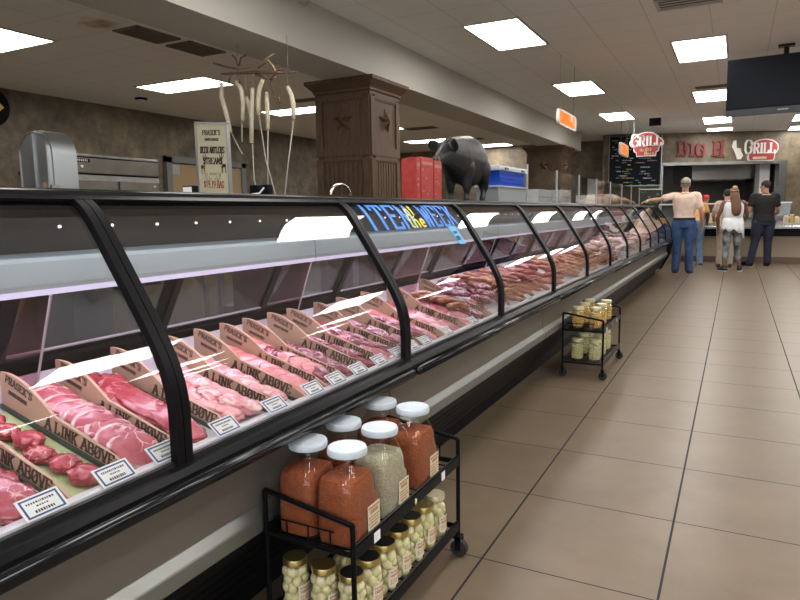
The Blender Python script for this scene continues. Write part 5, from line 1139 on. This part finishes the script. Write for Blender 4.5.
    for sd in (-1, 1):
        S, E_, W_, dr, pm = A[sd]
        if sleeveless: mb.ball(S.lerp(ln(V((0, 0, 1.40))), .3), .062*s, .066*s, .06*s, None, 2)
        else: limb(mb, [ln(V((sd*.09*gw, -.01, 1.405))), S+Vector((0, 0, -.004*s)), S.lerp(E_, sleeve*.5), S.lerp(E_, sleeve)], [.074*s, .071*s, .063*s, .066*s])
    t = mb.build('shirt', top, k); remesh(t, .011, 4)
    mb = MB(); mb.loft([(ln(V((0, -.004, 1.445))), .070*s, .066*s), (ln(V((0, -.002, 1.475))), .062*s, .060*s), (ln(V((0, -.002, 1.487))), .064*s, .062*s), (ln(V((0, -.002, 1.46))), .072*s, .068*s)], 18)
    if not sleeveless: mb.build('collar', top, t, True)
    # trousers
    mb = MB()
    mb.loft([(V((0, 0, .83)), .150*gw*s, .122*s), (V((0, 0, .90)), .172*gw*s, .135*s), (V((0, .0, .99)), .172*gw*s, .130*s), (V((0, 0, 1.02)), .162*gw*s, .122*s)], 20, 2.3)
    for sd in (-1, 1):
        H_, K_, An = Lg[sd]; end = An if shorts is None else K_.lerp(An, shorts)
        e2 = end+Vector((0, 0, -.025*s)) if shorts is None else end
        limb(mb, [H_, H_.lerp(K_, .5), K_, K_.lerp(An, .4) if shorts is None else K_.lerp(end, .5), e2], [.108*s*gw, .094*s*gw, .078*s, .075*s, .068*s] if shorts is None else [.104*s, .086*s, .062*s, .062*s, .055*s])
    tr = mb.build('trousers', bottom, k); remesh(tr, .011, 3)
    if not sleeveless: MB().loft([(V((0, 0, .985)), .178*gw*s, .137*s), (V((0, 0, 1.022)), .176*gw*s, .135*s)], 24, 2.3).build('belt', M['belt'], tr, True) if shirt_hem >= .99 else None
    for sd, key in ((-1, 'L'), (1, 'R')):
        An = Lg[sd][2]; f = foot_dir[0 if sd < 0 else 1]; fd = Vector((math.sin(f)*sd*-1 if False else math.sin(f), math.cos(f), 0)); sm = shoes
        mb = MB(); limb(mb, [Vector((An.x, An.y, .052))-fd*.035*s, Vector((An.x, An.y, .056))+fd*.05*s, Vector((An.x, An.y, .043))+fd*.125*s, Vector((An.x, An.y, .038))+fd*.18*s], [.044*s, .045*s, .041*s, .030*s], 14); limb(mb, [Vector((An.x, An.y, .05)), Vector((An.x, An.y, .10*s))], [.045*s, .045*s], 12)
        for v in mb.bm.verts: v.co.z = max(v.co.z, .012)
        so = mb.build('shoe', sm[0], k, True); mb = MB(); n = 24; pts = []
        sd_ = Vector((fd.y, -fd.x, 0))
        for i in range(n):
            a = 2*PI*i/n; q = Vector((An.x, An.y, 0))+fd*(.07*s+.135*s*math.cos(a))+sd_*(.046*s*math.sin(a)); pts.append((q.x, q.y))
        mb.prism(pts, 'z', 0.001, .022); mb.build('sole', sm[1], so, angle=40)
    # hair and caps
    if hairm:
        mb = MB(); mb.ball(hd((0, -.012, .034)), .081*s, .096*s, .090*s, R, 3)
        bm = mb.bm
        cut = [v for v in bm.verts if (R.inverted() @ (v.co-hc)).y > .045*s and (v.co-hc).z < .055*s or (v.co-hc).z < -.055*s]
        bmesh.ops.delete(bm, geom=cut, context='VERTS')
        if long_hair:
            secs = []
            for z, rx_, ry_, yy in ((.02, .082, .085, -.03), (-.06, .085, .070, -.055), (-.15, .095, .06, -.10), (-.28, .10, .05, -.140), (-.40, .085, .04, -.158), (-.46, .04, .02, -.160)):
                secs.append((hd((0, yy, z)), rx_*s, ry_*s))
            mb.loft(secs, 18)
        mb.build('hair', hairm, k, True)
    if cap:
        mb = MB(); rows = []
        for z, q in ((.012, 1.0), (.04, 1.0), (.07, .93), (.095, .78), (.113, .5), (.120, .15)):
            rows.append([hd((.084*q*math.cos(2*PI*i/24), -.006+.103*q*math.sin(2*PI*i/24), z+.012)) for i in range(24)])
        mb.quadgrid(rows, True, True); c = mb.build('cap', cap, k, True)
        MB().loft([(hd((0, -.006, .020)), .0855*s, .1045*s), (hd((0, -.006, .034)), .0855*s, .1045*s)], 24).build('cap_band', M['capband'], c, True); MB().ball(hd((0, -.006, .133)), .009*s).build('cap_button', M['capband'], c, True)
        mb = MB(); a = [hd((.075*math.cos(t), .085+.085*math.sin(t), .030-.012*math.sin(t))) for t in [PI*i/14 for i in range(15)]]; b = [p+Vector((0, 0, -.006)) for p in a]
        mb.quadgrid([a, b]); mb.bm.faces.new([v for v in mb.bm.verts][:15]); mb.bm.faces.new([v for v in mb.bm.verts][15:][::-1]); mb.build('cap_brim', cap, c)
    if extra: extra(k, s, hd, ln, V, t)
    return k
M['eyewhite'] = mat('eye_white', (.6, .58, .55), .3); M['lips'] = mat('lips', (.35, .12, .10), .5); M['belt'] = mat('black_belt', (.012, .012, .013), .5)
sk1 = skinmat('tanned_skin', (.42, .23, .15)); sk2 = skinmat('brown_skin', (.15, .075, .045)); sk3 = skinmat('light_skin', (.50, .30, .22)); sk4 = skinmat('mid_skin', (.33, .19, .13))
denim = cloth('blue_denim', (.022, .05, .13), (.04, .085, .20)); ldenim = cloth('light_denim', (.10, .17, .28), (.15, .24, .36)); ddenim = cloth('dark_denim', (.010, .014, .032), (.018, .024, .05))
bshoe = (mat('brown_shoe', (.035, .022, .015), .6), mat('dark_sole', (.02, .018, .016), .7)); sneak = (mat('black_sneaker', (.015, .015, .017), .6), mat('white_sole', (.65, .65, .65), .6))
dn = Vector((0, .12, -1)); inn = lambda sd: Vector((-sd, .1, 0))
# man in cap, left hand on the case top
mx, my = -.90, 13.75
hx = Vector((-1.615-mx, 13.30-my, 1.384))
person('man in a peach shirt, jeans and cap, left hand on the case top', mx, my, 0, 1.85, sk1, cloth('peach_shirt', (.66, .50, .40), (.74, .58, .48)), denim, bshoe,
       {'L': ((-.44, -.16, 1.44), hx+Vector((.10, .07, .035)), (-.75, -.35, -.25), (0, 0, -1)), 'R': ((.30, -.03, 1.17), (.32, .10, .93), (0, .3, -1), inn(1))},
       {'L': [(-.105, .01, .48), (-.12, 0, .085)], 'R': [(.105, .02, .48), (.115, .0, .085)]}, mat('grey_hair', (.22, .20, .18), .8), cloth('khaki_cap', (.30, .27, .21), (.36, .33, .26)), .62, 1.08, head_turn=.1, foot_dir=(-.15, .2))
# person in orange leaning at the counter
person('person in an orange shirt and light jeans, half hidden behind the man in the cap', -.80, 15.45, .1, 1.72, sk2, cloth('orange_shirt', (.66, .33, .11), (.74, .42, .16)), ldenim, sneak,
       {'L': ((-.25, .35, 1.12), (-.20, .60, .95), (0, .6, -1), inn(-1)), 'R': ((.27, .22, 1.12), (.27, .38, .93), (0, .5, -1), inn(1))},
       {'L': [(-.10, .02, .48), (-.11, -.03, .085)], 'R': [(.11, .03, .48), (.14, -.02, .085)]}, mat('black_hair', (.012, .01, .009), .7), None, .62, 1.05, lean=.55, shirt_hem=.93)
# woman in white sleeveless top
def woman_extra(k, s, hd, ln, V, t):
    mb = MB(); rows = []
    n = 40
    for z, rx_, ry_ in ((1.12, .185, .14), (1.0, .205, .165), (.92, .215, .175)): rows.append([V((rx_*math.cos(2*PI*i/n), ry_*math.sin(2*PI*i/n)+.012*math.sin(i*1.9), z)) for i in range(n)])
    rows.append([V((.225*math.cos(2*PI*i/n)*(1+.05*math.sin(i*2.2)), .185*math.sin(2*PI*i/n)+.015*math.sin(i*1.9), .86-.17*max(0, math.cos(2*PI*i/n))**2+.03*math.sin(i*1.3))) for i in range(n)])
    mb.quadgrid(rows, True); o = mb.build('flowing_hem', k['topm'] if 'topm' in k else wtop, t, True)
    sd = o.modifiers.new('thick', 'SOLIDIFY'); sd.thickness = .004
    mb = MB(); mb.ball(hd((0, -.02, .125)), .05*s, .05*s, .035*s); mb.tube([hd((.070*math.cos(a), -.012+.083*math.sin(a), .075+.02*math.sin(a))) for a in [2*PI*i/20 for i in range(21)]], .011*s, 8); mb.build('hair_band', mat('blond_band', (.55, .40, .18), .7), k, True)
wtop = cloth('white_top', (.68, .70, .72), (.76, .78, .80)); camo = mat('camo_leggings', (.03, .03, .035), .8, col2=(.28, .30, .32), scale=9, detail=2)
person('woman in a flowing white sleeveless top, camouflage leggings and sneakers with long brown hair', -.06, 14.40, .12, 1.66, sk2, wtop, camo, sneak,
       {'L': ((-.27, -.02, 1.08), (-.25, .06, .84), (0, .2, -1), inn(-1)), 'R': ((.26, .12, 1.10), (.20, .30, 1.0), (-.2, 1, 0), inn(1))},
       {'L': [(-.10, .02, .47), (-.12, -.04, .085)], 'R': [(.11, .03, .47), (.17, .02, .085)]}, mat('long_brown_hair', (.10, .042, .02), .6, col2=(.16, .075, .035), scale=30, stretch=(6, 6, .6)), None, .3, 1.0, long_hair=True, sleeveless=True, shorts=.55, extra=woman_extra, shirt_hem=.95, tail=.1, foot_dir=(-.5, .25), head_turn=.25)
person('person in beige trousers and a pale top standing just in front of the woman', -.19, 15.42, .1, 1.66, sk3, cloth('pale_pink_top', (.55, .42, .36), (.62, .5, .44)), cloth('beige_trousers', (.30, .25, .18), (.37, .31, .23)), bshoe,
       {'L': ((-.25, .10, 1.10), (-.20, .32, 1.0), (.2, 1, -.1), (0, 0, -1)), 'R': ((.25, .12, 1.10), (.18, .34, 1.0), (-.2, 1, -.1), (0, 0, -1))},
       {'L': [(-.10, .02, .48), (-.11, -.02, .085)], 'R': [(.10, .02, .48), (.11, -.02, .085)]}, mat('dark_hair', (.02, .013, .01), .7), None, .6, .95, shirt_hem=.9)
# man in black polo
person('man in a black polo shirt and dark jeans at the counter, head turned left', .52, 15.95, .30, 1.84, sk1, cloth('black_polo', (.008, .008, .009), (.013, .013, .014)), ddenim, (M['blackmat'], M['rubber']),
       {'L': ((-.31, .0, 1.17), (-.30, .24, 1.02), (.3, 1, -.2), inn(-1)), 'R': ((.30, .06, 1.17), (.20, .30, 1.02), (-.4, 1, -.1), (0, 0, -1))},
       {'L': [(-.13, .04, .48), (-.22, .0, .085)], 'R': [(.11, .03, .48), (.12, .02, .085)]}, mat('short_dark_hair', (.03, .018, .012), .75), None, .55, 1.12, head_turn=.7, shirt_hem=.89, foot_dir=(-.7, .1))
# worker in red behind the counter
person('worker in a red cap and red shirt behind the serving counter', -.66, 18.25, 2.6, 1.60, sk1, cloth('red_shirt', (.48, .02, .03), (.56, .04, .05)), cloth('black_trousers', (.01, .01, .011), (.02, .02, .021)), (M['blackmat'], M['rubber']),
       {'L': ((-.25, .15, 1.10), (-.16, .36, 1.0), (.2, 1, -.2), (0, 0, -1)), 'R': ((.25, .15, 1.10), (.16, .36, 1.0), (-.2, 1, -.2), (0, 0, -1))},
       {'L': [(-.10, .02, .48), (-.10, 0, .085)], 'R': [(.10, .02, .48), (.10, 0, .085)]}, mat('worker_hair', (.03, .02, .015), .7), cloth('red_cap', (.52, .02, .04), (.6, .03, .05)), .6, 1.0, lean=.12)
